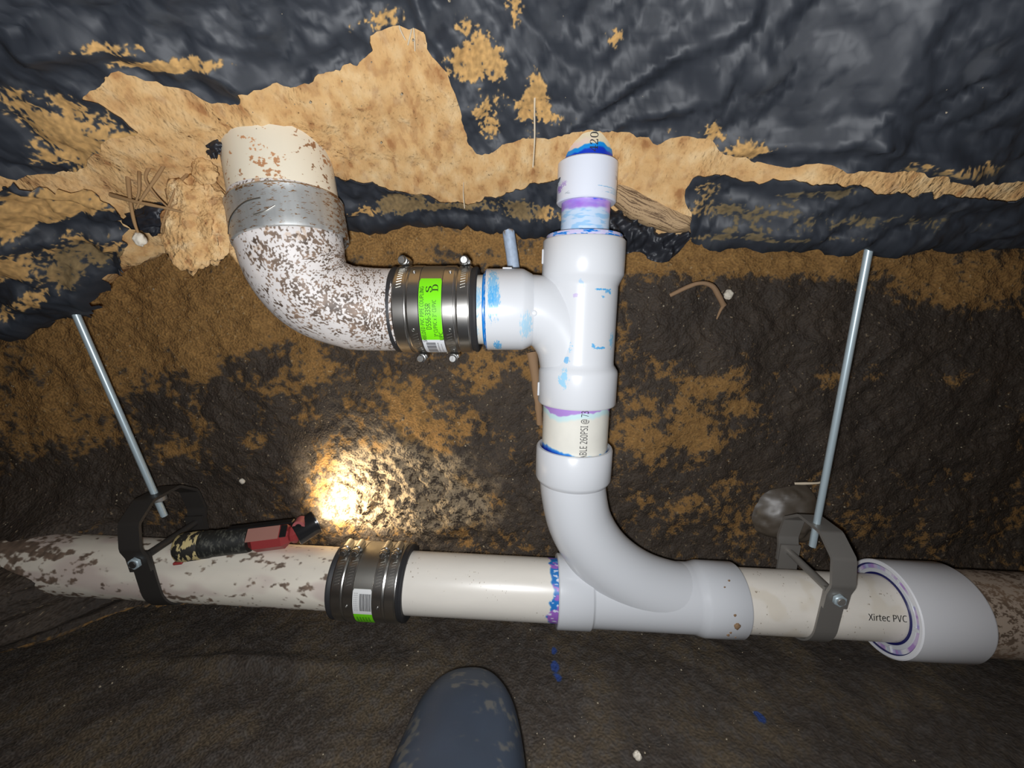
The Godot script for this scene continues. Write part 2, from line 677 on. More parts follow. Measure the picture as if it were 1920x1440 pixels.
func make_materials() -> void:
	var sand_bump := noise_tex(0.09, 21, [], [], 7.0)
	var sand := noise_tex(0.022, 5, [Color8(160, 112, 68), Color8(200, 157, 103), Color8(210, 171, 118), Color8(222, 192, 146)], [0.24, 0.34, 0.6, 0.82], 0.0, 512, 7)
	tri_mat("sand", 0.95, sand, sand_bump, 3.4, 0.8)
	# earth wall: brown soil with dark wet patches and pale crumbs, as they lie on the wall
	var spots := [[-0.57, -0.17, 0.047, 0.041, 1], [-0.45, -0.17, 0.064, 0.051, 0.8], [-0.39, -0.1, 0.05, 0.023, 0.6], [-0.38, -0.24, 0.061, 0.039, 0.7], [-0.72, -0.29, 0.151, 0.053, 0.8], [-0.81, -0.35, 0.108, 0.054, 0.6], [-0.5, -0.32, 0.134, 0.054, 0.7], [-0.73, -0.11, 0.034, 0.025, 0.3], [-0.27, -0.08, 0.037, 0.029, 0.6], [-0.22, -0.1, 0.033, 0.033, 0.6], [-0.3, -0.15, 0.042, 0.025, 0.3], [-0.1, 0.07, 0.027, 0.011, 0.7], [0.0, -0.17, 0.038, 0.034, 0.8], [-0.03, -0.26, 0.061, 0.044, 0.6], [0.04, -0.32, 0.054, 0.054, 0.6], [-0.2, -0.31, 0.036, 0.031, 0.8], [-0.22, -0.03, 0.024, 0.016, 0.4], [-0.09, -0.11, 0.042, 0.034, 0.1], [-0.29, -0.18, 0.051, 0.051, 0.3], [0.32, -0.01, 0.105, 0.034, 1], [0.4, -0.06, 0.14, 0.049, 0.9], [0.49, -0.01, 0.089, 0.04, 0.9], [0.61, -0.05, 0.107, 0.041, 0.8], [0.75, -0.06, 0.099, 0.066, 0.9], [0.59, -0.17, 0.213, 0.068, 0.8], [0.24, -0.03, 0.049, 0.049, 0.5], [0.24, -0.11, 0.05, 0.05, 0.2], [0.26, -0.29, 0.106, 0.062, 0.4], [0.73, -0.25, 0.175, 0.113, 0.8], [0.47, -0.25, 0.105, 0.052, 0.6], [0.19, 0.0, 0.024, 0.048, 0.4], [0.32, -0.13, 0.038, 0.017, -0.9], [0.37, -0.17, 0.019, 0.01, -1.0], [0.51, -0.12, 0.021, 0.013, -0.8], [0.71, -0.12, 0.055, 0.018, -0.8], [0.32, -0.19, 0.034, 0.01, -0.5], [0.3, -0.22, 0.043, 0.019, -1], [0.67, 0.02, 0.12, 0.036, -0.8], [0.8, -0.17, 0.051, 0.026, -0.3], [0.67, -0.05, 0.033, 0.016, -0.5], [-0.49, 0.0, 0.129, 0.065, -0.8], [-0.63, -0.06, 0.124, 0.091, -0.7], [-0.42, -0.06, 0.049, 0.029, -0.6], [-0.75, -0.17, 0.077, 0.077, -0.4], [-0.29, -0.11, 0.034, 0.034, -0.4], [-0.13, 0.09, 0.157, 0.027, -0.8], [-0.16, -0.17, 0.051, 0.051, -0.6], [-0.1, -0.2, 0.043, 0.034, -0.5], [-0.05, -0.13, 0.042, 0.025, -0.3], [0.27, 0.06, 0.158, 0.022, -1], [0.43, 0.06, 0.119, 0.016, -0.9], [-0.5, -0.2, 0.017, 0.014, -0.6], [-0.55, -0.24, 0.026, 0.017, -0.5], [-0.42, -0.23, 0.017, 0.014, -0.7], [-0.09, -0.35, 0.027, 0.036, -0.5], [-0.32, 0.0, 0.081, 0.048, -0.5], [0.22, -0.22, 0.043, 0.043, -0.2], [0.0, -0.45, 0.9, 0.08, 0.6], [-0.12, -0.14, 0.10, 0.08, 0.4], [-0.75, -0.46, 0.2, 0.06, 1.0], [-0.05, -0.2, 0.08, 0.05, 0.3]]
	var w := 2048
	var h := 754
	var bm := blob_map(spots, 256, 94, -0.95, 0.95, 0.2, -0.5, w, h)
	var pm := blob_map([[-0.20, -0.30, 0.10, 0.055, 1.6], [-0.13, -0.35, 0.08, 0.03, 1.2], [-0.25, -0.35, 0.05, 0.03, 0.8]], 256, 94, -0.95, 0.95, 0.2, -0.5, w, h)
	var n1 := bytes_noise(w, h, 0.012, 41, 5)
	var n2 := bytes_noise(w, h, 0.05, 42, 4)
	var n3 := bytes_noise(w, h, 0.22, 43, 3)
	var n4 := bytes_noise(w, h, 0.09, 44, 2)
	var data := PackedByteArray()
	data.resize(w * h * 3)
	var rough := PackedByteArray()
	rough.resize(w * h)
	var tan_c := Vector3(156, 118, 66)
	var tan_d := Vector3(120, 88, 47)
	var dark_c := Vector3(66, 55, 44)
	var dark_d := Vector3(48, 40, 33)
	var pale := Vector3(170, 150, 118)
	for k in w * h:
		var d: float = bm[k] / 255.0 + (n1[k] - 128) / 255.0 * 0.45 + (n2[k] - 128) / 255.0 * 0.5 + (n3[k] - 128) / 255.0 * 0.25
		d = smoothstep(0.42, 0.62, d)
		var f: float = n2[k] / 255.0
		var c := tan_d.lerp(tan_c, f).lerp(dark_d.lerp(dark_c, n1[k] / 255.0), d)
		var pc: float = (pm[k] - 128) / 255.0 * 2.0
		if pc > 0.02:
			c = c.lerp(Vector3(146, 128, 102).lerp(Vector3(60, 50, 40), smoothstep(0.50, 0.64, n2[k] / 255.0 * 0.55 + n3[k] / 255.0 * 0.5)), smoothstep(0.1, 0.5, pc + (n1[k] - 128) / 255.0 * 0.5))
		c *= 0.78 + 0.44 * n3[k] / 255.0
		var sp := smoothstep(0.80, 0.84, n4[k] / 255.0) * smoothstep(0.45, 0.6, n3[k] / 255.0)
		c = c.lerp(pale, sp * 0.7)
		data[k * 3] = clampi(int(c.x), 0, 255)
		data[k * 3 + 1] = clampi(int(c.y), 0, 255)
		data[k * 3 + 2] = clampi(int(c.z), 0, 255)
		rough[k] = clampi(int(lerpf(235.0, 200.0, d)), 0, 255)
	var bump := PackedByteArray()
	bump.resize(w * h)
	for k in w * h:
		bump[k] = (n2[k] * 3 + n3[k] * 2 + n4[k]) / 6
	var bi := Image.create_from_data(w, h, false, Image.FORMAT_L8, bump)
	bi.convert(Image.FORMAT_RGBA8)
	bi.bump_map_to_normal_map(5.0)
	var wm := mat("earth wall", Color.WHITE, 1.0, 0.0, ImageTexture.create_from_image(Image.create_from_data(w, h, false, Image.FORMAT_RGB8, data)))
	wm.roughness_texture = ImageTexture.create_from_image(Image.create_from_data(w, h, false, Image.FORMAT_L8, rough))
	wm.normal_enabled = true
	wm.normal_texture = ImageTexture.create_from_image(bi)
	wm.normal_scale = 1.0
	# mud floor with drops of blue primer
	var fw := 1536
	var fh := 768
	var f1 := bytes_noise(fw, fh, 0.01, 51, 5)
	var f2 := bytes_noise(fw, fh, 0.08, 52, 4)
	var f3 := bytes_noise(fw, fh, 0.3, 53, 2)
	var fd := PackedByteArray()
	fd.resize(fw * fh * 3)
	var fb := PackedByteArray()
	fb.resize(fw * fh)
	for k in fw * fh:
		var a: float = f1[k] / 255.0
		var b: float = f2[k] / 255.0
		var c := Vector3(54, 46, 38).lerp(Vector3(72, 61, 46), smoothstep(0.35, 0.75, a)).lerp(Vector3(66, 61, 57), smoothstep(0.45, 0.7, b) * 0.6)
		c *= 0.74 + 0.52 * f3[k] / 255.0
		fd[k * 3] = int(c.x)
		fd[k * 3 + 1] = int(c.y)
		fd[k * 3 + 2] = int(c.z)
		fb[k] = (f2[k] + f3[k]) / 2
	var primer := Vector3(34, 62, 130)
	for spot in [[0.062, -0.506, 0.004, 0.008], [0.060, -0.478, 0.006, 0.014], [0.063, -0.462, 0.0035, 0.009], [0.305, -0.408, 0.006, 0.009]]:
		var cx := int((spot[0] + 0.95) / 1.9 * fw)
		var cz := int((spot[1] + 0.75) / 0.95 * fh)
		for yy in range(cz - 20, cz + 21):
			for xx in range(cx - 14, cx + 15):
				var k := yy * fw + xx
				var x := -0.95 + 1.9 * xx / fw
				var z := -0.75 + 0.95 * yy / fh
				var q: float = pow((x - spot[0]) / spot[2], 2.0) + pow((z - spot[1]) / spot[3], 2.0)
				var blue := smoothstep(1.2, 0.6, q + (f2[k] / 255.0 - 0.5) * 2.0) * 0.85
				for ch in 3:
					fd[k * 3 + ch] = int(lerpf(fd[k * 3 + ch], primer[ch], blue))
	var fbi := Image.create_from_data(fw, fh, false, Image.FORMAT_L8, fb)
	fbi.convert(Image.FORMAT_RGBA8)
	fbi.bump_map_to_normal_map(2.2)
	var mf := mat("mud floor", Color.WHITE, 0.8, 0.0, ImageTexture.create_from_image(Image.create_from_data(fw, fh, false, Image.FORMAT_RGB8, fd)))
	mf.normal_enabled = true
	mf.normal_texture = ImageTexture.create_from_image(fbi)
	# black film with smears of sand
	var smears := [[-0.042, 0.708, 0.025, 0.093, 0.65], [-0.021, 0.668, 0.017, 0.051, 0.5], [0.0, 0.541, 0.043, 0.051, 0.25], [0.025, 0.557, 0.013, 0.102, 0.58], [0.041, 0.49, 0.025, 0.025, 0.36], [-0.03, 0.476, 0.017, 0.068, 0.43], [0.05, 0.409, 0.068, 0.043, 0.25], [0.003, 0.82, 0.01, 0.051, 0.72], [-0.12, 0.833, 0.03, 0.04, 0.5], [-0.294, 0.823, 0.05, 0.02, 0.8], [-0.329, 0.882, 0.03, 0.02, 0.6], [0.201, 0.443, 0.03, 0.05, 0.4], [0.249, 0.376, 0.03, 0.05, 0.5], [0.422, 0.29, 0.05, 0.03, 0.5], [0.316, 0.751, 0.03, 0.03, 0.3], [0.098, 0.724, 0.01, 0.03, 0.6], [-0.487, 0.415, 0.05, 0.05, 0.7], [-0.461, 0.335, 0.04, 0.03, 0.9], [-0.539, 0.356, 0.06, 0.05, 0.8], [-0.552, 0.202, 0.08, 0.05, 0.55], [-0.634, 0.253, 0.06, 0.06, 0.7], [-0.495, 0.129, 0.05, 0.05, 0.5], [-0.596, 0.067, 0.08, 0.04, 0.5], [-0.398, 0.661, 0.04, 0.08, 0.5], [-0.41, 0.561, 0.05, 0.08, 0.55], [-0.454, 0.73, 0.05, 0.06, 0.4], [-0.149, 0.148, 0.05, 0.04, 0.5], [-0.1, 0.092, 0.06, 0.03, 0.5], [0.0, 0.112, 0.05, 0.05, 0.45], [0.04, 0.068, 0.04, 0.04, 0.4], [-0.179, 0.071, 0.05, 0.03, 0.4], [0.228, 0.224, 0.02, 0.04, 0.5], [0.258, 0.141, 0.05, 0.04, 0.42], [0.279, 0.059, 0.05, 0.02, 0.3], [0.326, 0.2, 0.04, 0.02, 0.5], [0.358, 0.098, 0.1, 0.04, 0.24], [0.496, 0.077, 0.12, 0.04, 0.22], [0.3, 0.024, 0.1, 0.015, 0.5]]
	var pw := 1792
	var ph := 360
	var sm := blob_map(smears, 320, 160, -0.95, 0.95, -0.1, 1.4, pw, ph)
	var p1 := bytes_noise(pw, ph, 0.03, 61, 5)
	var p2 := bytes_noise(pw, ph, 0.16, 62, 4)
	var p3 := bytes_noise(pw, ph, 0.006, 63, 3)
	var pd := PackedByteArray()
	pd.resize(pw * ph * 3)
	var pr := PackedByteArray()
	pr.resize(pw * ph)
	for k in pw * ph:
		var base: float = (sm[k] - 128) / 128.0
		base = maxf(base, 0.0)
		var d: float = base * 1.5 + ((p1[k] - 128) / 255.0 * 1.1 + (p2[k] - 128) / 255.0 * 0.9) * minf(0.18 + base * 1.6, 1.0)
		d = smoothstep(0.36, 0.46, d)
		var dust: float = smoothstep(0.5, 0.8, p1[k] / 255.0) * 0.22 * smoothstep(0.3, 0.6, p3[k] / 255.0)
		var c := Vector3(43, 47, 54).lerp(Vector3(104, 103, 102), dust)
		var xm: float = float(k % pw) / pw
		var wm_: float = float(k / pw) / ph
		var muddy: float = maxf(smoothstep(0.60, 0.64, xm) * smoothstep(0.27, 0.24, wm_), 0.75 * smoothstep(0.42, 0.60, p3[k] / 255.0) * smoothstep(0.30, 0.26, wm_))
		c = c.lerp(Vector3(188, 148, 92).lerp(Vector3(104, 90, 64), muddy) * (0.75 + 0.4 * p2[k] / 255.0), d)
		pd[k * 3] = clampi(int(c.x), 0, 255)
		pd[k * 3 + 1] = clampi(int(c.y), 0, 255)
		pd[k * 3 + 2] = clampi(int(c.z), 0, 255)
		pr[k] = int(lerpf(142.0 + dust * 300.0, 235.0, d))
	var fm := mat("black film", Color.WHITE, 1.0, 0.0, ImageTexture.create_from_image(Image.create_from_data(pw, ph, false, Image.FORMAT_RGB8, pd)))
	fm.roughness_texture = ImageTexture.create_from_image(Image.create_from_data(pw, ph, false, Image.FORMAT_L8, pr))
	mat("plain film", Color8(34, 36, 42), 0.5)
	# plumbing
	mat("white pvc", Color8(210, 212, 215), 0.26)
	mat("cream pvc", Color8(226, 219, 203), 0.32)
	mat("rubber", Color8(40, 40, 42), 0.6)
	mat("steel", Color(0.74, 0.73, 0.71), 0.30, 1.0)
	mat("dull steel", Color(0.66, 0.65, 0.62), 0.42, 1.0)
	mat("bright steel", Color(0.8, 0.8, 0.79), 0.25, 1.0)
	mat("zinc", Color8(186, 202, 208), 0.36, 0.35)
	mat("hanger iron", Color8(142, 138, 132), 0.45, 0.45)
	mat("dark iron", Color8(66, 63, 60), 0.5, 0.4)
	mat("ink", Color8(40, 38, 44), 0.6)
	mat("black ink", Color8(20, 22, 20), 0.6)
	mat("root", Color8(140, 112, 84), 0.85)
	mat("muddy root", Color8(150, 118, 80), 0.9)
	mat("pale root", Color8(205, 190, 165), 0.8)
	mat("grit", Color8(158, 146, 124), 0.8)
	mat("pale stone", Color8(214, 205, 188), 0.8)
	mat("black plastic", Color8(26, 26, 27), 0.35)
	mat("red plastic", Color8(150, 56, 56), 0.42)
	mat("faded label", Color8(158, 112, 100), 0.6)
	mat("pink plastic", Color8(170, 92, 92), 0.45)
	var lens := mat("torch lens", Color8(255, 244, 220), 0.2)
	lens.emission_enabled = true
	lens.emission = Color8(255, 236, 200)
	lens.emission_energy_multiplier = 4.0


func slab(s: Shape, lo: Vector3, hi: Vector3) -> void:
	block(s, hi - lo, 0.002, Transform3D(Basis.IDENTITY, (lo + hi) * 0.5))


func setting() -> void:
	# back wall
	var p := []
	var uv := []
	var y := -0.58
	while y <= 0.26:
		var row := PackedVector3Array()
		var ur := PackedVector2Array()
		var x := -1.3
		while x <= 1.3001:
			row.append(Vector3(x, y, wall_z(x, y)))
			ur.append(Vector2((x + 0.95) / 1.9, (0.2 - y) / 0.7))
			x += 0.0045
		p.append(row)
		uv.append(ur)
		y += 0.0045
	var s := Shape.new()
	field(s, p, uv, Vector3(0, 0, 1))
	slab(s, Vector3(-1.3, -0.6, -0.82), Vector3(1.3, 0.3, -0.74))
	struct("wall_back", s, mats["earth wall"])
	# floor
	p = []
	uv = []
	var z := -0.72
	while z <= 0.62:
		var row := PackedVector3Array()
		var ur := PackedVector2Array()
		var x := -1.3
		while x <= 1.3001:
			row.append(Vector3(x, floor_y(x, z), z))
			ur.append(Vector2((x + 0.95) / 1.9, (z + 0.75) / 0.95))
			x += 0.0065
		p.append(row)
		uv.append(ur)
		z += 0.0065
	s = Shape.new()
	field(s, p, uv, Vector3(0, 1, 0))
	slab(s, Vector3(-1.3, -0.66, -0.8), Vector3(1.3, -0.58, 0.66))
	struct("floor", s, mats["mud floor"])
	# ceiling: the sand left under the slab
	p = []
	uv = []
	var w := -0.75
	while w <= 6.0:
		var row := PackedVector3Array()
		var ur := PackedVector2Array()
		var x := -1.3
		while x <= 1.3001:
			var q := overhead(x, w)
			q.y -= sand_relief(x, w * 0.25)
			q.z += 0.7 * sand_relief(x + 3.0, w * 0.25)
			row.append(q)
			ur.append(Vector2(x, w))
			x += 0.006
		p.append(row)
		uv.append(ur)
		w += 0.025 if w < 1.3 else 0.12
	s = Shape.new()
	field(s, p, uv, Vector3(0, -1, 0.3))
	slab(s, Vector3(-1.3, 0.55, -0.8), Vector3(1.3, 0.62, 0.66))
	struct("ceiling", s, mats["sand"])
	# the tunnel's ends and the side behind the camera
	for side in [["wall_left", -1.3, -1.0], ["wall_right", 1.3, 1.0]]:
		s = Shape.new()
		slab(s, Vector3(side[1] - 0.04, -0.62, -0.8), Vector3(side[1] + 0.04, 0.6, 0.66))
		struct(side[0], s, mats["sand"])
	s = Shape.new()
	slab(s, Vector3(-1.34, -0.62, 0.6), Vector3(1.34, 0.6, 0.68))
	struct("wall_front", s, mats["sand"])


func films() -> void:
	var V := func(a: Array) -> PackedVector2Array:
		var o := PackedVector2Array()
		for q in a:
			o.append(Vector2(q[0], q[1]))
		return o
	var top: Array = [[-1.26, 0.56], [-0.68, 0.61], [-0.527, 0.568], [-0.48, 0.49], [-0.433, 0.499], [-0.398, 0.587], [-0.376, 0.612], [-0.354, 0.611], [-0.361, 0.671], [-0.379, 0.736], [-0.341, 0.804], [-0.334, 0.791], [-0.317, 0.766], [-0.3, 0.743], [-0.284, 0.692], [-0.262, 0.685], [-0.247, 0.733], [-0.224, 0.741], [-0.201, 0.725], [-0.171, 0.75], [-0.15, 0.731], [-0.131, 0.753], [-0.134, 0.805], [-0.118, 0.807], [-0.095, 0.797], [-0.08, 0.785], [-0.08, 0.735], [-0.067, 0.673], [-0.06, 0.639], [-0.056, 0.545], [-0.051, 0.395], [-0.038, 0.342], [-0.006, 0.388], [0.024, 0.416], [0.061, 0.443], [0.084, 0.46], [0.133, 0.439], [0.163, 0.393], [0.185, 0.428], [0.21, 0.405], [0.221, 0.366], [0.243, 0.352], [0.267, 0.307], [0.304, 0.302], [0.341, 0.281], [0.41, 0.267], [0.447, 0.25], [0.48, 0.237], [0.513, 0.261], [0.58, 0.301], [0.95, 0.25], [1.26, 0.25], [1.26, 2.7], [-1.26, 2.7]]
	var folds := [
		[[Vector2(-0.388, 0.882), Vector2(-0.352, 0.878), Vector2(-0.322, 0.881), Vector2(-0.295, 0.825), Vector2(-0.261, 0.786), Vector2(-0.245, 0.749)], 0.010, 0.0090],
		[[Vector2(-0.075, 0.874), Vector2(-0.065, 0.79), Vector2(-0.057, 0.737), Vector2(-0.05, 0.706)], -0.004, 0.0090],
		[[Vector2(-0.084, 0.873), Vector2(-0.074, 0.792), Vector2(-0.065, 0.738), Vector2(-0.057, 0.707)], 0.010, 0.0075],
		[[Vector2(0.061, 0.455), Vector2(0.112, 0.579), Vector2(0.151, 0.678), Vector2(0.204, 0.752)], 0.012, 0.0090],
		[[Vector2(0.06, 0.429), Vector2(0.099, 0.511), Vector2(0.134, 0.586), Vector2(0.167, 0.661)], -0.006, 0.0075],
		[[Vector2(0.101, 0.445), Vector2(0.143, 0.508), Vector2(0.204, 0.552)], 0.008, 0.0075],
		[[Vector2(0.13, 0.724), Vector2(0.208, 0.654), Vector2(0.247, 0.63)], 0.006, 0.0090],
		[[Vector2(0.339, 0.369), Vector2(0.384, 0.343), Vector2(0.446, 0.253), Vector2(0.471, 0.238)], 0.010, 0.0060],
		[[Vector2(0.239, 0.382), Vector2(0.298, 0.383), Vector2(0.356, 0.37)], 0.009, 0.0075],
	]
	film("plastic_sheet", V.call(top), Rect2(-1.26, 0.15, 2.52, 2.56), folds, mats["black film"], 0.004, 0.0065, 0.004, "wide black plastic film with a torn notch, spread under the sand overhead")
	var left: Array = [[-0.95, 0.5], [-0.54, 0.52], [-0.477, 0.484], [-0.432, 0.363], [-0.433, 0.289], [-0.448, 0.229], [-0.457, 0.125], [-0.482, 0.025], [-0.56, -0.05], [-0.674, -0.05], [-0.95, -0.05]]
	film("plastic_sheet", V.call(left), Rect2(-0.95, -0.06, 0.53, 0.58), [[[Vector2(-0.487, 0.463), Vector2(-0.44, 0.342)], 0.01, 0.005], [[Vector2(-0.583, 0.31), Vector2(-0.464, 0.188)], 0.009, 0.006]], mats["black film"], 0.004, 0.010, 0.009, "sand-smeared black film sagging down beside the old stub pipe")
	var center: Array = [[-0.238, 0.322], [-0.202, 0.33], [-0.182, 0.266], [-0.16, 0.228], [-0.123, 0.162], [-0.092, 0.123], [-0.057, 0.097], [-0.014, 0.174], [0.014, 0.204], [0.047, 0.24], [0.066, 0.264], [0.119, 0.272], [0.13, -0.02], [0.03, -0.04], [-0.007, -0.04], [-0.081, -0.05], [-0.146, -0.04], [-0.25, -0.04]]
	film("plastic_sheet", V.call(center), Rect2(-0.26, -0.08, 0.41, 0.4), [], mats["black film"], 0.005, 0.008, 0.004, "narrow muddy black film strip under the sand lip above the banded coupling")
	var right: Array = [[0.204, 0.211], [0.208, 0.276], [0.232, 0.269], [0.26, 0.255], [0.284, 0.257], [0.312, 0.237], [0.347, 0.222], [0.406, 0.192], [0.466, 0.181], [0.532, 0.201], [0.602, 0.222], [0.95, 0.17], [0.95, -0.05], [0.597, -0.05], [0.415, -0.05], [0.349, -0.04], [0.307, -0.03], [0.265, -0.02], [0.228, -0.0], [0.214, 0.138]]
	film("plastic_sheet", V.call(right), Rect2(0.19, -0.08, 0.76, 0.36), [[[Vector2(0.239, 0.071), Vector2(0.349, 0.037)], 0.008, 0.005]], mats["black film"], 0.006, 0.007, 0.005, "long black film edge hanging over the wall beside the wooden stake")
	# the bunched flap hanging behind the stake
	var s := Shape.new()
	var p := []
	var uv := []
	for r in 25:
		var row := PackedVector3Array()
		var ur := PackedVector2Array()
		for c in 33:
			var a := c / 32.0
			var b := r / 24.0
			var x := lerpf(0.118, 0.240, a) - 0.02 * b * (a - 0.3)
			var low := 0.050 + 0.02 * absf(a - 0.65) * 2.0 - 0.008 * sin(a * 9.0)
			var yy := lerpf(0.135 - 0.03 * a, low, b)
			row.append(Vector3(x, yy, -0.590 + 0.022 * absf(na(x * 3500.0, yy * 1400.0)) + 0.010 * na(x * 7000.0 + 20.0, yy * 5000.0) + 0.02 * sin(b * PI)))
			ur.append(Vector2(a, b))
		p.append(row)
		uv.append(ur)
	field(s, p, uv, Vector3(0, 0, 1))
	tag(obj("plastic_flap", s, mats["plain film"]), "crumpled black film flap bunched on the wall under the wooden stake", "plastic sheet")


# ---------------------------------------------------------------- the lower drain
const MAIN_P := Vector3(0, -0.4252, -0.5397)
const MAIN_U := Vector3(1, -0.0295, 0.039)

func main_at(x: float) -> Transform3D:
	var ax := MAIN_U.normalized()
	var up := (Vector3.UP - ax * ax.dot(Vector3.UP)).normalized()
	return Transform3D(Basis(ax, up, ax.cross(up)), MAIN_P + MAIN_U * x)


func pipe_shape(r: float, a: float, b: float, wall := 0.0055) -> Array:
	return [Vector2(r - wall, a + 0.004), Vector2(r - wall, a), Vector2(r - 0.0006, a), Vector2(r, a + 0.0006), Vector2(r, b - 0.0006), Vector2(r - 0.0006, b), Vector2(r - wall, b), Vector2(r - wall, b - 0.004)]


func flakes(base: Color, dirt: Color, amount: float, grain: float, sx: float, sy: float) -> Callable:
	return func(u: float, v: float) -> Color:
		var x := u * sx
		var y := v * sy
		var k := na(x * grain, y * grain) * 0.7 + na(x * grain * 3.3 + 50.0, y * grain * 3.3) * 0.6 + na(x * grain * 0.25 + 9.0, y * grain * 0.25) * 0.5
		var tone := 1.0 + 0.06 * na(x * 120.0, y * 120.0)
		var c := base * tone
		return c.lerp(dirt * (1.0 + 0.4 * na(x * 900.0, y * 900.0)), smoothstep(0.0, 0.12, k + amount))


func main_line() -> void:
	# old drain pipe, muddy along its underside
	var cream := Color8(228, 220, 204)
	var mud := Color8(104, 86, 72)
	var t := tex(320, 768, func(u: float, v: float) -> Color:
		var x := u * 0.28
		var y := v * 0.95
		var k := na(x * 3000.0, y * 1200.0) * 0.5 + na(x * 9000.0 + 40.0, y * 5000.0) * 0.5 + 0.06
		# matter: mud caked on the underside and on the buried end
		var low := smoothstep(0.50, 0.74, u) * 0.75
		var far := smoothstep(0.50, 0.80, v) * 0.9
		var grime := smoothstep(0.25, 0.5, k + low * 0.8 + far * 0.75)
		var c := cream * (1.0 + 0.08 * na(x * 2000.0, y * 300.0))
		c = c.lerp(Color8(196, 176, 168), smoothstep(0.0, 0.4, na(x * 1400.0 + 80.0, y * 500.0)) * 0.6)
		return c.lerp(mud * (1.0 + 0.3 * na(x * 6000.0, y * 6000.0)), grime * 0.9))
	var root := main_at(-0.207)
	var s := Shape.new()
	lathe(s, pipe_shape(PIPE_R, -0.78, -0.004), along_x())
	var o := obj("old_drain_pipe", s, mat("muddy old pipe", Color.WHITE, 0.6, 0.0, t))
	o.transform = root
	tag(o, "old cream drain pipe caked with mud, carrying the flashlight", "pipe")
	shielded_coupling("shielded_coupling", main_at(-0.207), true, "steel banded rubber coupling with white barcode label on the lower pipe")
	# new cream pipe between coupling and combination fitting, primer at its end
	t = tex(256, 512, func(u: float, v: float) -> Color:
		var c := Color8(228, 222, 211) * (1.0 + 0.02 * na(u * 800.0, v * 200.0))
		var e := 0.122 + 0.03 * na(u * 900.0, 10.0) + 0.014 * sin(u * 9.0 + 1.5)
		var f := smoothstep(e + 0.012, e, v)
		var hue := na(u * 1400.0, v * 900.0 + 40.0)
		var pr := Color8(24, 108, 190).lerp(Color8(150, 92, 190), smoothstep(0.05, 0.2, hue + 0.25 * sin(u * 14.0)))
		pr = pr.lerp(Color8(215, 218, 236), smoothstep(0.25, 0.4, na(u * 3000.0, v * 1500.0)))
		c = c.lerp(pr, f * 0.92)
		var sp := smoothstep(0.55, 0.62, na(u * 6000.0, v * 5000.0)) * smoothstep(0.1, 0.4, na(u * 500.0 + 70.0, v * 500.0))
		return c.lerp(Color8(120, 104, 84), sp * 0.8))
	s = Shape.new()
	lathe(s, pipe_shape(PIPE_R, -0.19, 0.09), along_x())
	o = obj("drain_pipe", s, mat("primed cream pipe", Color.WHITE, 0.32, 0.0, t))
	o.transform = main_at(0.0)
	tag(o, "clean cream pipe with blue and purple primer at its fitting end", "pipe")
	combo_fitting()
	# cream pipe after the fitting, with lettering
	t = tex(256, 512, func(u: float, v: float) -> Color:
		var c := Color8(236, 229, 217) * (1.0 + 0.03 * na(u * 800.0, v * 300.0))
		c = c.lerp(Color8(214, 200, 174), smoothstep(0.1, 0.4, na(u * 400.0 + 11.0, v * 400.0)) * 0.3)
		var sp := smoothstep(0.5, 0.56, na(u * 5000.0, v * 5000.0)) * smoothstep(0.2, 0.4, na(u * 900.0 + 70.0, v * 900.0))
		return c.lerp(Color8(110, 92, 70), sp * 0.9))
	var pipe := thing("drain_pipe", "cream pipe printed with black lettering, held by the iron hanger", "pipe", main_at(0.0))
	s = Shape.new()
	lathe(s, pipe_shape(PIPE_R, 0.30, 0.57), along_x())
	obj("tube", s, mat("spotted cream pipe", Color.WHITE, 0.32, 0.0, t), pipe)
	lettering(pipe, "Xirtec PVC", 0.0085, mats["black ink"], func(q: Vector3) -> Vector3:
		var a := deg_to_rad(21.0) + q.y / PIPE_R
		var r := PIPE_R + 0.0001 + q.z
		return Vector3(0.513 + q.x, sin(a) * r, cos(a) * r), false, 0.95)
	big_coupling()
	# the older, wider pipe going on into the earth
	t = tex(512, 512, flakes(Color8(168, 150, 132), Color8(112, 92, 74), 0.0, 9000.0, 0.35, 0.5))
	s = Shape.new()
	lathe(s, pipe_shape(0.0572, 0.600, 1.28), along_x())
	o = obj("old_drain_pipe", s, mat("dirty old pipe", Color.WHITE, 0.8, 0.0, t))
	o.transform = main_at(0.0)
	tag(o, "wide dirty brown drain pipe running out of the big grey coupling", "pipe")


func ring(r_in: float, r_out: float, a: float, b: float, bevel := 0.0007) -> Array:
	return [Vector2(r_in, a), Vector2(r_out - bevel, a), Vector2(r_out, a + bevel), Vector2(r_out, b - bevel), Vector2(r_out - bevel, b), Vector2(r_in, b), Vector2(r_in, a)]


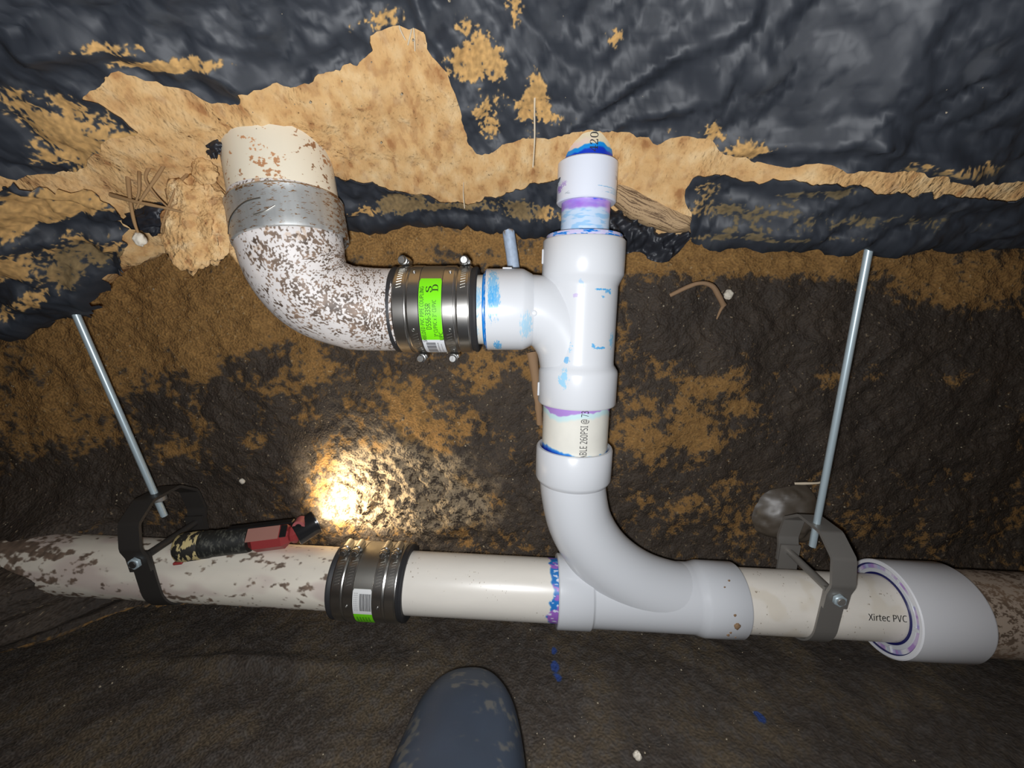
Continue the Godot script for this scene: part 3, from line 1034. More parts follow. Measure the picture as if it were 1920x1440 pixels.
func shielded_coupling(called: String, xf: Transform3D, lower: bool, label: String) -> void:
	var t := thing(called, label, "coupling", xf)
	var s := Shape.new()
	lathe(s, [Vector2(0.0448, -0.053), Vector2(0.0528, -0.054), Vector2(0.0545, -0.0525), Vector2(0.0545, -0.0495), Vector2(0.0532, -0.048), Vector2(0.0532, 0.048), Vector2(0.0545, 0.0495), Vector2(0.0545, 0.0525), Vector2(0.0528, 0.054), Vector2(0.0448, 0.053)], along_x())
	obj("rubber_sleeve", s, mats["rubber"], t)
	s = Shape.new()
	var prof := [Vector2(0.053, -0.0462), Vector2(0.0541, -0.046)]
	for k in 47:
		var x := -0.0455 + 0.091 * k / 46.0
		var groove := exp(-pow((absf(x) - 0.0292) / 0.0014, 2.0)) + 0.6 * exp(-pow((absf(x) - 0.0142) / 0.0008, 2.0))
		prof.append(Vector2(0.0545 - 0.0012 * groove, x))
	prof.append_array([Vector2(0.0541, 0.046), Vector2(0.053, 0.0462)])
	lathe(s, prof, along_x())
	obj("steel_shield", s, mats["steel"], t)
	s = Shape.new()
	lathe(s, ring(0.0538, 0.0551, -0.0138, 0.0138, 0.0004), along_x())
	obj("center_band", s, mats["dull steel"], t)
	for x in [-0.0378, -0.0205, 0.0205, 0.0378]:
		s = Shape.new()
		lathe(s, ring(0.054, 0.0556, x - 0.0066, x + 0.0066, 0.0004), along_x())
		var band := obj("clamp_band", s, mats["steel"], t)
		var up := 1.0 if lower or absf(x) > 0.03 else -1.0
		# worm housing, screw and slotted bands at the top or the bottom
		s = Shape.new()
		block(s, Vector3(0.0125, 0.0065, 0.017), 0.0012, Transform3D(Basis.IDENTITY, Vector3(x, up * 0.0592, 0.004)))
		lathe(s, rod_prof(0.0052, -0.010, 0.010, 0.0012), along_z(Vector3(x, up * 0.0605, 0.004)), 20)
		obj("worm_housing", s, mats["bright steel"], band)
		s = Shape.new()
		lathe(s, [Vector2(0, 0.010), Vector2(0.0042, 0.010), Vector2(0.0042, 0.016), Vector2(0.0058, 0.0162), Vector2(0.0058, 0.0178), Vector2(0.0047, 0.0182), Vector2(0.0045, 0.0222), Vector2(0.0040, 0.0228), Vector2(0, 0.0228)], along_z(Vector3(x, up * 0.0605, 0.004)), 12)
		var tilt := Basis(Vector3(0, 0, 1), 0.9 + x * 20.0)
		block(s, Vector3(0.0082, 0.0009, 0.0010), 0.0002, Transform3D(tilt, Vector3(x, up * 0.0605, 0.004 + 0.0230)))
		obj("clamp_screw", s, mats["bright steel"], band)
		s = Shape.new()
		for k in 9:
			var a := deg_to_rad((90.0 - 26.0 - k * 4.2) if up > 0.0 else (-90.0 + 26.0 + k * 4.2))
			var bs := Basis(Vector3(1, 0, 0), -a + PI / 2) * Basis(Vector3(0, 1, 0), 0.35)
			block(s, Vector3(0.0066, 0.0006, 0.0011), 0.0002, Transform3D(bs, Vector3(x, sin(a) * 0.0557, cos(a) * 0.0557)))
		obj("band_notch", s, mats["dull steel"], band)
	for x in [-0.0218, 0.0218]:
		for deg in [-24.0, 55.0]:
			var a := deg_to_rad(deg + (24.0 if lower else 0.0))
			s = Shape.new()
			var bs := Basis(Vector3(1, 0, 0), PI / 2 - a)
			lathe(s, [Vector2(0.0, 0.0), Vector2(0.0019, 0.0), Vector2(0.0019, 0.0012), Vector2(0.0014, 0.0018), Vector2(0.0008, 0.0018), Vector2(0.0006, 0.0012), Vector2(0, 0.0012)], Transform3D(bs, Vector3(x, sin(a), cos(a)) * Vector3(1, 0.0555, 0.0555)), 14)
			obj("rivet", s, mats["bright steel"], t)
	# the label: flat print on a curved patch
	var a0 := deg_to_rad(26.0 if lower else 43.0)
	var a1 := deg_to_rad(-42.0 if lower else -75.0)
	var cut := 0.58 if lower else 0.695
	var im := Image.create(256, 512, false, Image.FORMAT_RGB8)
	var green := Color8(122, 226, 22)
	im.fill(green)
	if lower:
		im.fill_rect(Rect2i(0, 0, 256, int(512 * cut)), Color8(228, 228, 226))
		var x := 92
		for k in 19:
			var wd: int = [3, 5, 8, 3, 6][k % 5]
			im.fill_rect(Rect2i(x, 50, wd, 200), Color8(40, 40, 44))
			x += wd + [3, 4, 2, 5][k % 4]
		for k in 30:
			im.fill_rect(Rect2i(20 + (k % 3) * 20, 40 + (k / 3) * 22, 7, 14), Color8(150, 150, 150))
		for k in 5:
			im.fill_rect(Rect2i(30 + k * 40, int(512 * cut) + 50, 22, 110), Color8(88, 170, 24))
	else:
		im.fill_rect(Rect2i(0, int(512 * cut), 256, 512), Color8(226, 228, 230))
		var yy := int(512 * cut) + 22
		for k in 14:
			var wd: int = [4, 7, 3, 5, 8][k % 5]
			im.fill_rect(Rect2i(38, yy, 112, wd), Color8(60, 60, 66))
			yy += wd + [3, 2, 5, 4][k % 4]
		for k in 9:
			im.fill_rect(Rect2i(170, int(512 * cut) + 24 + k * 13, 14, 9), Color8(140, 140, 145))
			im.fill_rect(Rect2i(210, int(512 * cut) + 34 + k * 12, 12, 8), Color8(150, 150, 155))
	var lm := mat("label print " + label, Color.WHITE, 0.4, 0.0, ImageTexture.create_from_image(im))
	s = Shape.new()
	var rows := []
	var ns := []
	var us := []
	for r in 25:
		var f := r / 24.0
		var a := lerpf(a0, a1, f)
		var row := PackedVector3Array()
		var nr := PackedVector3Array()
		var ur := PackedVector2Array()
		for c in 5:
			var g := c / 4.0
			var inset := 0.0014 * (1.0 if (r == 0 or r == 24) else 0.0)
			row.append(Vector3(lerpf(-0.0132 + inset, 0.0132 - inset, g), sin(a) * 0.0555, cos(a) * 0.0555))
			nr.append(Vector3(0, sin(a), cos(a)))
			ur.append(Vector2(g, f))
		rows.append(row)
		ns.append(nr)
		us.append(ur)
	s.grid(rows, ns, us)
	var lab := obj("label_sticker", s, lm, t)
	if not lower:
		# text that reads upwards along the green part: its own x runs up the curve, its up points to the left
		var up_text := func(txt: String, size: float, along: float, x: float, ink: String, serif := false, stretch := 1.0) -> void:
			lettering(lab, txt, size, mats[ink], func(q: Vector3) -> Vector3:
				var a := deg_to_rad(along) + q.x / 0.0555
				var r := 0.0557 + q.z
				return Vector3(x - q.y, sin(a) * r, cos(a) * r), serif, stretch)
		up_text.call("DS56-33SR", 0.0062, -7.0, -0.0025, "black ink", false, 0.76)
		up_text.call("SHIELDED PVC PIPE COUPLING", 0.0024, -6.0, -0.0096, "black ink", false, 0.80)
		up_text.call("3\" CI/PVC x 3\" CI/PVC", 0.0034, -10.0, 0.0052, "black ink", false, 0.74)
		up_text.call("UPC", 0.0028, -33.0, 0.0108, "black ink", false, 1.1)
		up_text.call("S", 0.0070, 27.0, -0.0012, "black ink", true, 1.9)
		up_text.call("D", 0.0070, 29.0, 0.0062, "black ink", true, 1.5)


func hub_profile(a: float, b: float, r: float, inner: float, open_low: bool) -> Array:
	# a socket from a to b, its mouth at the low or the high end
	var m := 0.0018
	if open_low:
		return [Vector2(inner, a + 0.004), Vector2(inner, a), Vector2(r - m, a), Vector2(r, a + m), Vector2(r, b)]
	return [Vector2(r, a), Vector2(r, b - m), Vector2(r - m, b), Vector2(inner, b), Vector2(inner, b - 0.004)]


func smear_tex(spots: Array, base: Color, w := 256, h := 256) -> ImageTexture:
	# spots: u, v, ru, rv, colour, strength : brushed primer
	return tex(w, h, func(u: float, v: float) -> Color:
		var c := base
		for q in spots:
			var d := pow((u - q[0]) / q[2], 2.0) + pow((v - q[1]) / q[3], 2.0)
			if d < 4.0:
				var k := d + 1.6 * na(u * 4200.0 + q[0] * 999.0, v * 2600.0) + 0.9 * na(u * 12000.0, v * 9000.0)
				c = c.lerp(q[4], smoothstep(1.1, 0.7, k) * q[5])
		return c)


func combo_fitting() -> void:
	var white := Color8(210, 212, 215)
	var t := thing("combination_fitting", "white long-sweep branch fitting curving down into the horizontal drain", "pipe fitting", main_at(0.0))
	var s := Shape.new()
	var r := 0.0520
	lathe(s, [Vector2(0.0448, 0.072), Vector2(0.0448, 0.0665), Vector2(r - 0.0015, 0.0665), Vector2(r, 0.068), Vector2(r, 0.1135), Vector2(r - 0.0012, 0.1155), Vector2(0.0492, 0.1165), Vector2(0.0484, 0.119), Vector2(0.0484, 0.262), Vector2(0.049, 0.266), Vector2(0.0510, 0.273), Vector2(r, 0.277), Vector2(r, 0.328), Vector2(r - 0.0015, 0.3305), Vector2(0.0448, 0.3305), Vector2(0.0448, 0.325)], along_x(), 72)
	obj("barrel", s, mats["white pvc"], t)
	var inv := main_at(0.0).affine_inverse()
	var pts := spline([Vector3(0.0850, -0.225, -0.5326), Vector3(0.0860, -0.262, -0.532), Vector3(0.0985, -0.315, -0.5315), Vector3(0.130, -0.365, -0.531), Vector3(0.178, -0.404, -0.530), Vector3(0.235, -0.4265, -0.5295), Vector3(0.300, -0.4345, -0.5285)], 8)
	for k in pts.size():
		pts[k] = inv * pts[k]
	s = Shape.new()
	tube(s, pts, [0.0455], 56, false)
	obj("sweep_branch", s, mats["white pvc"], t)
	s = Shape.new()
	var ax := riser_at(0.0)
	lathe(s, [Vector2(0.0448, -0.247), Vector2(0.0480, -0.247), Vector2(0.0505, -0.2435), Vector2(0.0520, -0.240), Vector2(0.0520, -0.199), Vector2(0.0505, -0.197), Vector2(0.0472, -0.197), Vector2(0.0448, -0.201), Vector2(0.0448, -0.205)], inv * ax, 72)
	obj("branch_hub", s, mats["white pvc"], t)
	# moulded ridge beside the branch, and pads
	for x in [0.075, 0.309]:
		s = Shape.new()
		block(s, Vector3(0.013, 0.004, 0.004), 0.0008, Transform3D(Basis.IDENTITY, Vector3(x, -0.0520, 0.006)))
		obj("mold_tab", s, mats["white pvc"], t)
	# mud crumbs stuck to the right socket
	for q in [[0.3085, 5.0, 0.0042], [0.3045, 22.0, 0.0018], [0.302, -8.0, 0.0016], [0.300, -14.0, 0.0022], [0.312, -20.0, 0.0012], [0.296, 60.0, 0.0014], [0.305, 70.0, 0.0016]]:
		s = Shape.new()
		var a := deg_to_rad(q[1] - 6.0)
		rough_ball(s, Vector3(q[0], sin(a) * 0.0522, cos(a) * 0.0522), Vector3.ONE * q[2] * Vector3(1, 1.1, 0.5), 0.5, q[0] * 9000.0, 8)
		obj("mud_crumb", s, mats["root"], t)


func big_coupling() -> void:
	var t := thing("reducing_coupling", "large grey-white coupling stepping up to the wider pipe", "pipe fitting", main_at(0.0))
	var s := Shape.new()
	lathe(s, [Vector2(0.0600, 0.552), Vector2(0.0600, 0.540), Vector2(0.0640, 0.540), Vector2(0.0655, 0.5415), Vector2(0.0660, 0.632), Vector2(0.0640, 0.636), Vector2(0.0572, 0.636)], along_x(), 80)
	obj("outer_shell", s, mats["grey pvc"] if mats.has("grey pvc") else mat("grey pvc", Color8(232, 232, 234), 0.5), t)
	# bushing with a rim, painted with purple primer where it meets the shell
	var pt := tex(256, 128, func(u: float, v: float) -> Color:
		var c := Color8(226, 226, 228)
		var k := na(u * 1500.0, v * 400.0)
		c = c.lerp(Color8(178, 142, 200), smoothstep(-0.05, 0.25, k + 0.15))
		return c.lerp(Color8(120, 170, 210), smoothstep(0.3, 0.4, na(u * 900.0 + 60.0, v * 500.0)) * 0.6))
	s = Shape.new()
	lathe(s, ring(0.0530, 0.0588, 0.5432, 0.557), along_x(), 80)
	obj("bushing_rim", s, mat("purple primed rim", Color.WHITE, 0.4, 0.0, pt), t)
	s = Shape.new()
	lathe(s, ring(0.0474, 0.0530, 0.5425, 0.557), along_x(), 80)
	obj("bushing", s, mats["white pvc"], t)
	for deg in [75.0, 10.0, 190.0, 255.0, 300.0]:
		var a := deg_to_rad(deg)
		s = Shape.new()
		block(s, Vector3(0.004, 0.0045, 0.009), 0.0006, Transform3D(Basis(Vector3(1, 0, 0), -a), Vector3(0.5425, sin(a) * 0.0535, cos(a) * 0.0535)))
		obj("bushing_lug", s, mats["white pvc"], t)
	mat("blue primer", Color8(26, 28, 92), 0.3)
	for q in [[0.0444, 0.0474], [0.0587, 0.0604]]:
		s = Shape.new()
		lathe(s, ring(q[0], q[1], 0.5415, 0.548, 0.0004), along_x(), 80)
		obj("glue_bead", s, mats["blue primer"], t)


# ---------------------------------------------------------------- the riser
func riser_at(y: float) -> Transform3D:
	# a frame whose own y runs along the riser; heights are world heights to within a millimetre
	var u := Vector3(0.0205, 1, -0.0338)
	var p := Vector3(0.0879, 0, -0.5369) + u * 0.1 - Vector3(0, 0.1, 0)
	var up := u.normalized()
	var front := (Vector3(0, 0, 1) - up * up.z).normalized()
	return Transform3D(Basis(up.cross(front), up, front), p + u * y)


func riser_line() -> void:
	var base := riser_at(0.0)
	var s: Shape
	var o: MeshInstance3D
	var white := Color8(210, 212, 215)
	# pipe between tee and branch
	var t := tex(512, 256, func(u: float, v: float) -> Color:
		var c := Color8(222, 219, 208) * (1.0 + 0.02 * na(u * 900.0, v * 300.0))
		var top := 0.30 + 0.035 * sin(u * 17.0 + 1.0) + 0.03 * na(u * 1200.0, 4.0)
		c = c.lerp(Color8(176, 222, 232), smoothstep(top + 0.05, top, v) * 0.6)
		c = c.lerp(Color8(166, 124, 200), smoothstep(top - 0.03, top - 0.05, v) * 0.9)
		var low := 0.70 + 0.07 * smoothstep(0.36, 0.50, u) - 0.03 * na(u * 1500.0, 30.0)
		var pr := Color8(40, 126, 206).lerp(Color8(20, 40, 150), smoothstep(low + 0.02, low + 0.08, v))
		return c.lerp(pr, smoothstep(low, low + 0.03, v)))
	var pipe := thing("riser_pipe", "short upright cream pipe with pressure rating print and primer edges", "pipe", base)
	s = Shape.new()
	lathe(s, pipe_shape(PIPE_R, -0.222, -0.115))
	obj("tube", s, mat("riser pipe print", Color.WHITE, 0.3, 0.0, t), pipe)
	lettering(pipe, "ABLE 260PSI @ 73°F", 0.0094, mats["ink"], func(q: Vector3) -> Vector3:
		var a := 0.10 - q.y / PIPE_R
		var r := PIPE_R + 0.0001 + q.z
		return Vector3(sin(a) * r, -0.1655 + q.x, cos(a) * r), false, 0.60)
	# sanitary tee
	var tee := thing("sanitary_tee", "glossy white tee fitting with blue primer smears joining the riser", "pipe fitting", base)
	var blue := Color8(70, 160, 220)
	var bt := smear_tex([[0.56, 0.295, 0.03, 0.006, blue, 0.9], [0.60, 0.305, 0.018, 0.014, blue, 0.8], [0.57, 0.335, 0.008, 0.008, blue, 0.7], [0.47, 0.265, 0.012, 0.02, Color8(150, 190, 226), 0.6], [0.57, 0.63, 0.03, 0.008, blue, 0.9], [0.535, 0.62, 0.01, 0.014, blue, 0.8], [0.64, 0.59, 0.016, 0.04, Color8(120, 190, 228), 0.7], [0.41, 0.62, 0.03, 0.04, Color8(120, 190, 228), 0.7], [0.42, 0.7, 0.02, 0.02, blue, 0.6], [0.42, 0.81, 0.02, 0.05, Color8(130, 196, 230), 0.7], [0.45, 0.33, 0.012, 0.012, Color8(176, 150, 210), 0.5]], white, 512, 512)
	s = Shape.new()
	lathe(s, [Vector2(0.0448, -0.128), Vector2(0.0448, -0.134), Vector2(0.0505, -0.1365), Vector2(0.0520, -0.134), Vector2(0.0520, -0.094), Vector2(0.0512, -0.0905), Vector2(0.0485, -0.0865), Vector2(0.0462, -0.083), Vector2(0.0458, -0.078), Vector2(0.0458, 0.0165), Vector2(0.0470, 0.020), Vector2(0.0500, 0.0265), Vector2(0.0520, 0.030), Vector2(0.0520, 0.0705), Vector2(0.0505, 0.0725), Vector2(0.0440, 0.0725)], Transform3D.IDENTITY, 80)
	obj("barrel", s, mat("smeared white pvc", Color.WHITE, 0.26, 0.0, bt), tee)
	var inv := base.affine_inverse()
	s = Shape.new()
	var pts := spline([Vector3(0.005, -0.0132, -0.540), Vector3(0.022, -0.0134, -0.540), Vector3(0.040, -0.0165, -0.5405), Vector3(0.060, -0.030, -0.5415), Vector3(0.076, -0.055, -0.5415), Vector3(0.083, -0.085, -0.5405)], 7)
	for k in pts.size():
		pts[k] = inv * pts[k]
	tube(s, pts, [0.0452], 56, false)
	obj("branch", s, mats["white pvc"], tee)
	var ht := smear_tex([[0.40, 0.82, 0.08, 0.10, Color8(96, 176, 226), 0.7], [0.46, 0.76, 0.06, 0.08, blue, 0.6], [0.66, 0.74, 0.035, 0.08, blue, 0.8], [0.56, 0.15, 0.05, 0.12, Color8(140, 196, 226), 0.6], [0.47, 0.87, 0.06, 0.05, blue, 0.7], [0.5, 0.985, 0.4, 0.012, Color8(20, 120, 210), 1.0]], white, 256, 256)
	s = Shape.new()
	var arm := inv * Transform3D(along_x().basis, Vector3(0, -0.0132, -0.540))
	lathe(s, [Vector2(0.0448, -0.028), Vector2(0.0448, -0.0334), Vector2(0.0505, -0.0334), Vector2(0.0520, -0.0318), Vector2(0.0520, 0.0125), Vector2(0.0512, 0.0155), Vector2(0.0480, 0.0215), Vector2(0.0455, 0.026)], arm, 72)
	obj("branch_hub", s, mat("smeared hub pvc", Color.WHITE, 0.26, 0.0, ht), tee)
	s = Shape.new()
	for q in [[Vector3(0.026, -0.016, 0.0462), 0.0036]]:
		var w: Vector3 = inv * Vector3(q[0].x, q[0].y, -0.540 + q[0].z)
		lathe(s, [Vector2(0, -0.002), Vector2(0.0038, -0.002), Vector2(0.0038, 0.0006), Vector2(0.0031, 0.0011), Vector2(0.0026, 0.0006), Vector2(0.0014, 0.0005), Vector2(0.0011, 0.0010), Vector2(0, 0.0011)], along_z(w), 24)
	obj("mold_mark", s, mats["white pvc"], tee)
	for q in [[inv * Vector3(-0.006, 0.0386, -0.536), Vector3(0.012, 0.003, 0.004)], [Vector3(-0.0518, 0.052, 0.004), Vector3(0.003, 0.018, 0.004)], [Vector3(-0.0520, -0.118, 0.004), Vector3(0.003, 0.018, 0.004)]]:
		s = Shape.new()
		block(s, q[1], 0.0006, Transform3D(Basis.IDENTITY, q[0]))
		obj("mold_tab", s, mats["white pvc"], tee)
	# bushing in the tee's top
	var primer := tex(512, 128, func(u: float, v: float) -> Color:
		var k := na(u * 1400.0, v * 240.0)
		var c := Color8(205, 196, 232)
		c = c.lerp(Color8(24, 122, 216), smoothstep(0.02, 0.12, k + 0.1 * sin(u * 50.0)))
		return c.lerp(Color8(200, 216, 236), smoothstep(0.18, 0.3, na(u * 2600.0 + 30.0, v * 900.0))))
	s = Shape.new()
	lathe(s, [Vector2(0.0440, 0.066), Vector2(0.0478, 0.066), Vector2(0.0478, 0.0772), Vector2(0.0468, 0.0785), Vector2(0.0303, 0.0785), Vector2(0.0303, 0.072)], Transform3D.IDENTITY, 72)
	o = obj("reducing_bushing", s, mat("primed bushing", Color.WHITE, 0.35, 0.0, primer))
	o.transform = base
	tag(o, "thin blue-streaked bushing ring seated in the top of the tee", "pipe fitting")
	# narrow pipe covered in purple and blue primer
	var np := tex(512, 256, func(u: float, v: float) -> Color:
		var c := Color8(196, 216, 238)
		c = c.lerp(Color8(136, 190, 232), smoothstep(0.0, 0.3, na(u * 700.0, v * 900.0 + 12.0)) * 0.7)
		var p1 := 0.30 + 0.06 * na(u * 600.0, 3.0)
		c = c.lerp(Color8(160, 110, 214), smoothstep(p1 + 0.05, p1 - 0.02, v) * (0.75 + 0.25 * na(u * 800.0 + 40.0, v * 500.0)))
		c = c.lerp(Color8(214, 172, 226), smoothstep(0.58, 0.66, u) * smoothstep(0.42, 0.34, v) * 0.8)
		var p2 := 0.80 + 0.06 * na(u * 900.0, 60.0) - 0.08 * (u - 0.5)
		c = c.lerp(Color8(142, 92, 200), smoothstep(p2 - 0.02, p2 + 0.03, v) * 0.9)
		var p0 := 0.10 + 0.08 * na(u * 900.0, 90.0) + 0.06 * exp(-pow((u - 0.56) / 0.05, 2.0))
		return c.lerp(Color8(16, 70, 214), smoothstep(p0 + 0.02, p0 - 0.02, v)))
	s = Shape.new()
	lathe(s, pipe_shape(0.0302, 0.068, 0.125, 0.004))
	o = obj("narrow_pipe", s, mat("purple primed pipe", Color.WHITE, 0.3, 0.0, np))
	o.transform = base
	tag(o, "short narrow pipe brushed purple and blue between tee and upper coupling", "pipe")
	# upper coupling
	var pur := Color8(158, 124, 206)
	var ct := smear_tex([[0.30, 0.70, 0.03, 0.09, pur, 0.85], [0.34, 0.62, 0.02, 0.06, pur, 0.6], [0.37, 0.86, 0.015, 0.03, Color8(170, 180, 190), 0.7], [0.60, 0.74, 0.06, 0.012, Color8(130, 186, 226), 0.8], [0.62, 0.86, 0.05, 0.012, Color8(140, 190, 226), 0.7], [0.66, 0.8, 0.05, 0.06, Color8(180, 212, 236), 0.6]], Color8(226, 230, 240), 512, 256)
	var cim: Image = ct.get_image()
	for k in 11:
		cim.fill_rect(Rect2i(int(512 * 0.655) + k * 5, int(256 * 0.40), [1, 2, 3, 1, 2][k % 5], 24), Color8(120, 116, 134))
	for k in 6:
		cim.fill_rect(Rect2i(int(512 * 0.655) + k * 7, int(256 * 0.30), 4, 4), Color8(180, 180, 196))
	ct = ImageTexture.create_from_image(cim)
	s = Shape.new()
	lathe(s, [Vector2(0.0303, 0.124), Vector2(0.0303, 0.1165), Vector2(0.0350, 0.1165), Vector2(0.0366, 0.118), Vector2(0.0366, 0.1620), Vector2(0.0350, 0.1635), Vector2(0.0303, 0.1635), Vector2(0.0303, 0.158)], Transform3D.IDENTITY, 72)
	o = obj("straight_coupling", s, mat("printed coupling", Color.WHITE, 0.28, 0.0, ct))
	o.transform = base
	tag(o, "small white coupling with barcode print and purple smear below the sand", "pipe fitting")
	# narrow pipe going up into the sand
	var upt := tex(512, 512, func(u: float, v: float) -> Color:
		var c := Color8(224, 210, 178) * (1.0 + 0.04 * na(u * 900.0, v * 900.0))
		var lv := 0.872 - 0.035 * exp(-pow((u - 0.55) / 0.08, 2.0)) + 0.02 * na(u * 800.0, 15.0)
		c = c.lerp(Color8(226, 196, 196), smoothstep(lv - 0.06, lv - 0.02, v) * smoothstep(0.55, 0.4, u) * 0.7)
		c = c.lerp(Color8(20, 140, 222), smoothstep(lv, lv + 0.012, v))
		return c.lerp(Color8(16, 56, 190), smoothstep(lv + 0.03, lv + 0.05, v)))
	var upp := thing("narrow_pipe", "cream pipe with a broken sandy top and stamped digits, above the coupling", "pipe", base)
	s = Shape.new()
	lathe(s, pipe_shape(0.0302, 0.155, 0.30, 0.004))
	obj("tube", s, mat("upper narrow pipe", Color.WHITE, 0.4, 0.0, upt), upp)
	lettering(upp, "4200", 0.0092, mats["ink"], func(q: Vector3) -> Vector3:
		var a := 0.04 - q.y / 0.0302
		var r := 0.0302 + 0.0001 + q.z
		return Vector3(sin(a) * r, 0.181 + q.x, cos(a) * r), true, 1.0)


# ---------------------------------------------------------------- the old branch on the left
func old_branch() -> void:
	# nipple between the tee and the coupling
	var s := Shape.new()
	var o: MeshInstance3D
	var t := smear_tex([[0.47, 0.36, 0.05, 0.14, Color8(120, 180, 220), 0.7], [0.6, 0.4, 0.04, 0.1, Color8(140, 190, 220), 0.5], [0.42, 0.3, 0.03, 0.08, Color8(120, 180, 220), 0.5]], Color8(226, 222, 212))
	var nip := thing("drain_pipe", "stub of cream pipe with a blue ring between green-labelled coupling and tee", "pipe", Transform3D(Basis.IDENTITY, Vector3(0, -0.0132, -0.540)))
	lathe(s, pipe_shape(PIPE_R, -0.075, -0.026), along_x())
	obj("tube", s, mat("blue edged nipple", Color.WHITE, 0.3, 0.0, t), nip)
	s = Shape.new()
	lathe(s, ring(0.0443, 0.0466, -0.0362, -0.0328, 0.0008), along_x(), 72)
	obj("glue_bead", s, mat("bright blue primer", Color8(18, 124, 206), 0.3), nip)
	var lean := Basis(Vector3(0, 0, 1), 0.0)
	shielded_coupling("shielded_coupling", Transform3D(lean, Vector3(-0.0962, -0.0132, -0.540)), false, "steel banded rubber coupling with bright green label beside the tee")
	# old elbow: white paint flaking off brown
	t = tex(600, 440, func(u: float, v: float) -> Color:
		var x := u * 0.33
		var y := v * 0.22
		var white := Color8(212, 206, 202) * (1.0 + 0.05 * na(x * 2500.0, y * 2500.0))
		var k := na(x * 8000.0, y * 8000.0) * 0.4 + na(x * 24000.0 + 50.0, y * 24000.0) * 0.6 + na(x * 1500.0 + 9.0, y * 1500.0) * 0.3
		var area := 0.12 * smoothstep(0.10, 0.3, v) + 0.12 * exp(-pow((u - 0.56) / 0.14, 2.0)) - 0.55 * smoothstep(0.40, 0.30, u) - 0.20
		var c := white.lerp(Color8(112, 94, 80) * (1.0 + 0.45 * na(x * 5000.0, y * 5000.0)), smoothstep(0.06, 0.14, k + area))
		return c.lerp(Color8(178, 140, 104), smoothstep(0.3, 0.42, na(x * 6000.0 + 70.0, y * 6000.0)) * smoothstep(0.4, 0.0, v) * 0.8))
	s = Shape.new()
	var pts := spline([Vector3(-0.2625, 0.112, -0.5065), Vector3(-0.2585, 0.068, -0.5000), Vector3(-0.2530, 0.034, -0.5020), Vector3(-0.2360, 0.006, -0.5080), Vector3(-0.2060, -0.0090, -0.5200), Vector3(-0.176, -0.0130, -0.5330), Vector3(-0.1350, -0.0132, -0.5405)], 7)
	var radii := []
	for k in pts.size():
		var f := float(k) / (pts.size() - 1)
		radii.append(lerpf(0.0575, 0.0508, smoothstep(0.15, 0.6, f)) + 0.0014 * smoothstep(0.66, 0.69, f))
	tube(s, pts, radii, 64, true)
	o = obj("closet_elbow", s, mat("flaked white paint", Color.WHITE, 0.55, 0.0, t))
	tag(o, "old white elbow with flaking paint and brown specks", "pipe fitting")
	# steel band round the stub
	var ax := (Vector3(-0.274, 0.19, -0.52) - Vector3(-0.2605, 0.100, -0.505)).normalized()
	var front := (Vector3(0, 0, 1) - ax * ax.z).normalized()
	var xf := Transform3D(Basis(ax.cross(front), ax, front), Vector3(-0.2585, 0.085, -0.5025))
	t = tex(512, 256, func(u: float, v: float) -> Color:
		var c := Color8(206, 208, 206) * (1.0 + 0.06 * na(u * 4000.0, v * 60.0))
		var k := na(u * 2600.0, v * 900.0) * 0.6 + na(u * 9000.0, v * 4000.0) * 0.5
		var dirt := smoothstep(0.30, 0.40, k + 0.22 * smoothstep(0.2, 0.0, v) + 0.3 * smoothstep(0.66, 0.76, u) * smoothstep(0.0, 0.2, k + 0.2) + 0.25 * smoothstep(0.40, 0.3, u))
		return c.lerp(Color8(150, 110, 72), dirt))
	s = Shape.new()
	lathe(s, [Vector2(0.0585, -0.023), Vector2(0.0612, -0.0225), Vector2(0.0618, -0.019), Vector2(0.0614, -0.012), Vector2(0.0616, 0.0), Vector2(0.0613, 0.012), Vector2(0.0617, 0.018), Vector2(0.0622, 0.0205), Vector2(0.0610, 0.0225), Vector2(0.0585, 0.0225)], Transform3D.IDENTITY, 72)
	var bandm := mat("scuffed steel band", Color.WHITE, 0.5, 0.8, t)
	var band := thing("steel_band", "scuffed wide steel band clamped round the old stub pipe", "pipe clamp", xf)
	obj("band", s, bandm, band)
	s = Shape.new()
	tube(s, spline([Vector3(-0.050, -0.014, 0.036), Vector3(-0.034, -0.004, 0.0515), Vector3(-0.012, 0.004, 0.0605), Vector3(0.006, 0.0055, 0.0615)], 6), [0.0009], 8)
	obj("raised_edge", s, mats["dull steel"], band)
	s = Shape.new()
	tube(s, spline([Vector3(-0.004, -0.010, 0.0614), Vector3(0.008, -0.008, 0.061), Vector3(0.018, -0.003, 0.0588)], 6), [0.0008], 8)
	obj("raised_edge", s, mats["dull steel"], band)
	# the stub going up into the sand
	t = tex(512, 512, flakes(Color8(230, 220, 198), Color8(168, 122, 86), -0.38, 5600.0, 0.36, 0.16))
	s = Shape.new()
	lathe(s, pipe_shape(0.0572, 0.012, 0.16), Transform3D.IDENTITY, 72)
	o = obj("stub_pipe", s, mat("cream stub", Color.WHITE, 0.5, 0.0, t))
	o.transform = xf
	tag(o, "wide cream stub pipe with brown specks going up into the sand", "pipe")
	# broken sand crust left of the band
	s = Shape.new()
	rough_ball(s, Vector3(-0.3544, 0.0807, -0.4870), Vector3(0.034, 0.047, 0.016), 0.6, 777.0, 34)
	o = obj("sand_clod", s, mats["sand"])
	tag(o, "large broken slab of tan sand beside the steel band", "sand clod")
	s = Shape.new()
	rough_ball(s, Vector3(-0.3316, 0.1354, -0.4780), Vector3(0.013, 0.012, 0.008), 0.4, 123.0, 18)
	o = obj("sand_clod", s, mats["sand"])
	tag(o, "small tan sand lump in the gap between film and stub pipe", "sand clod")
	s = Shape.new()
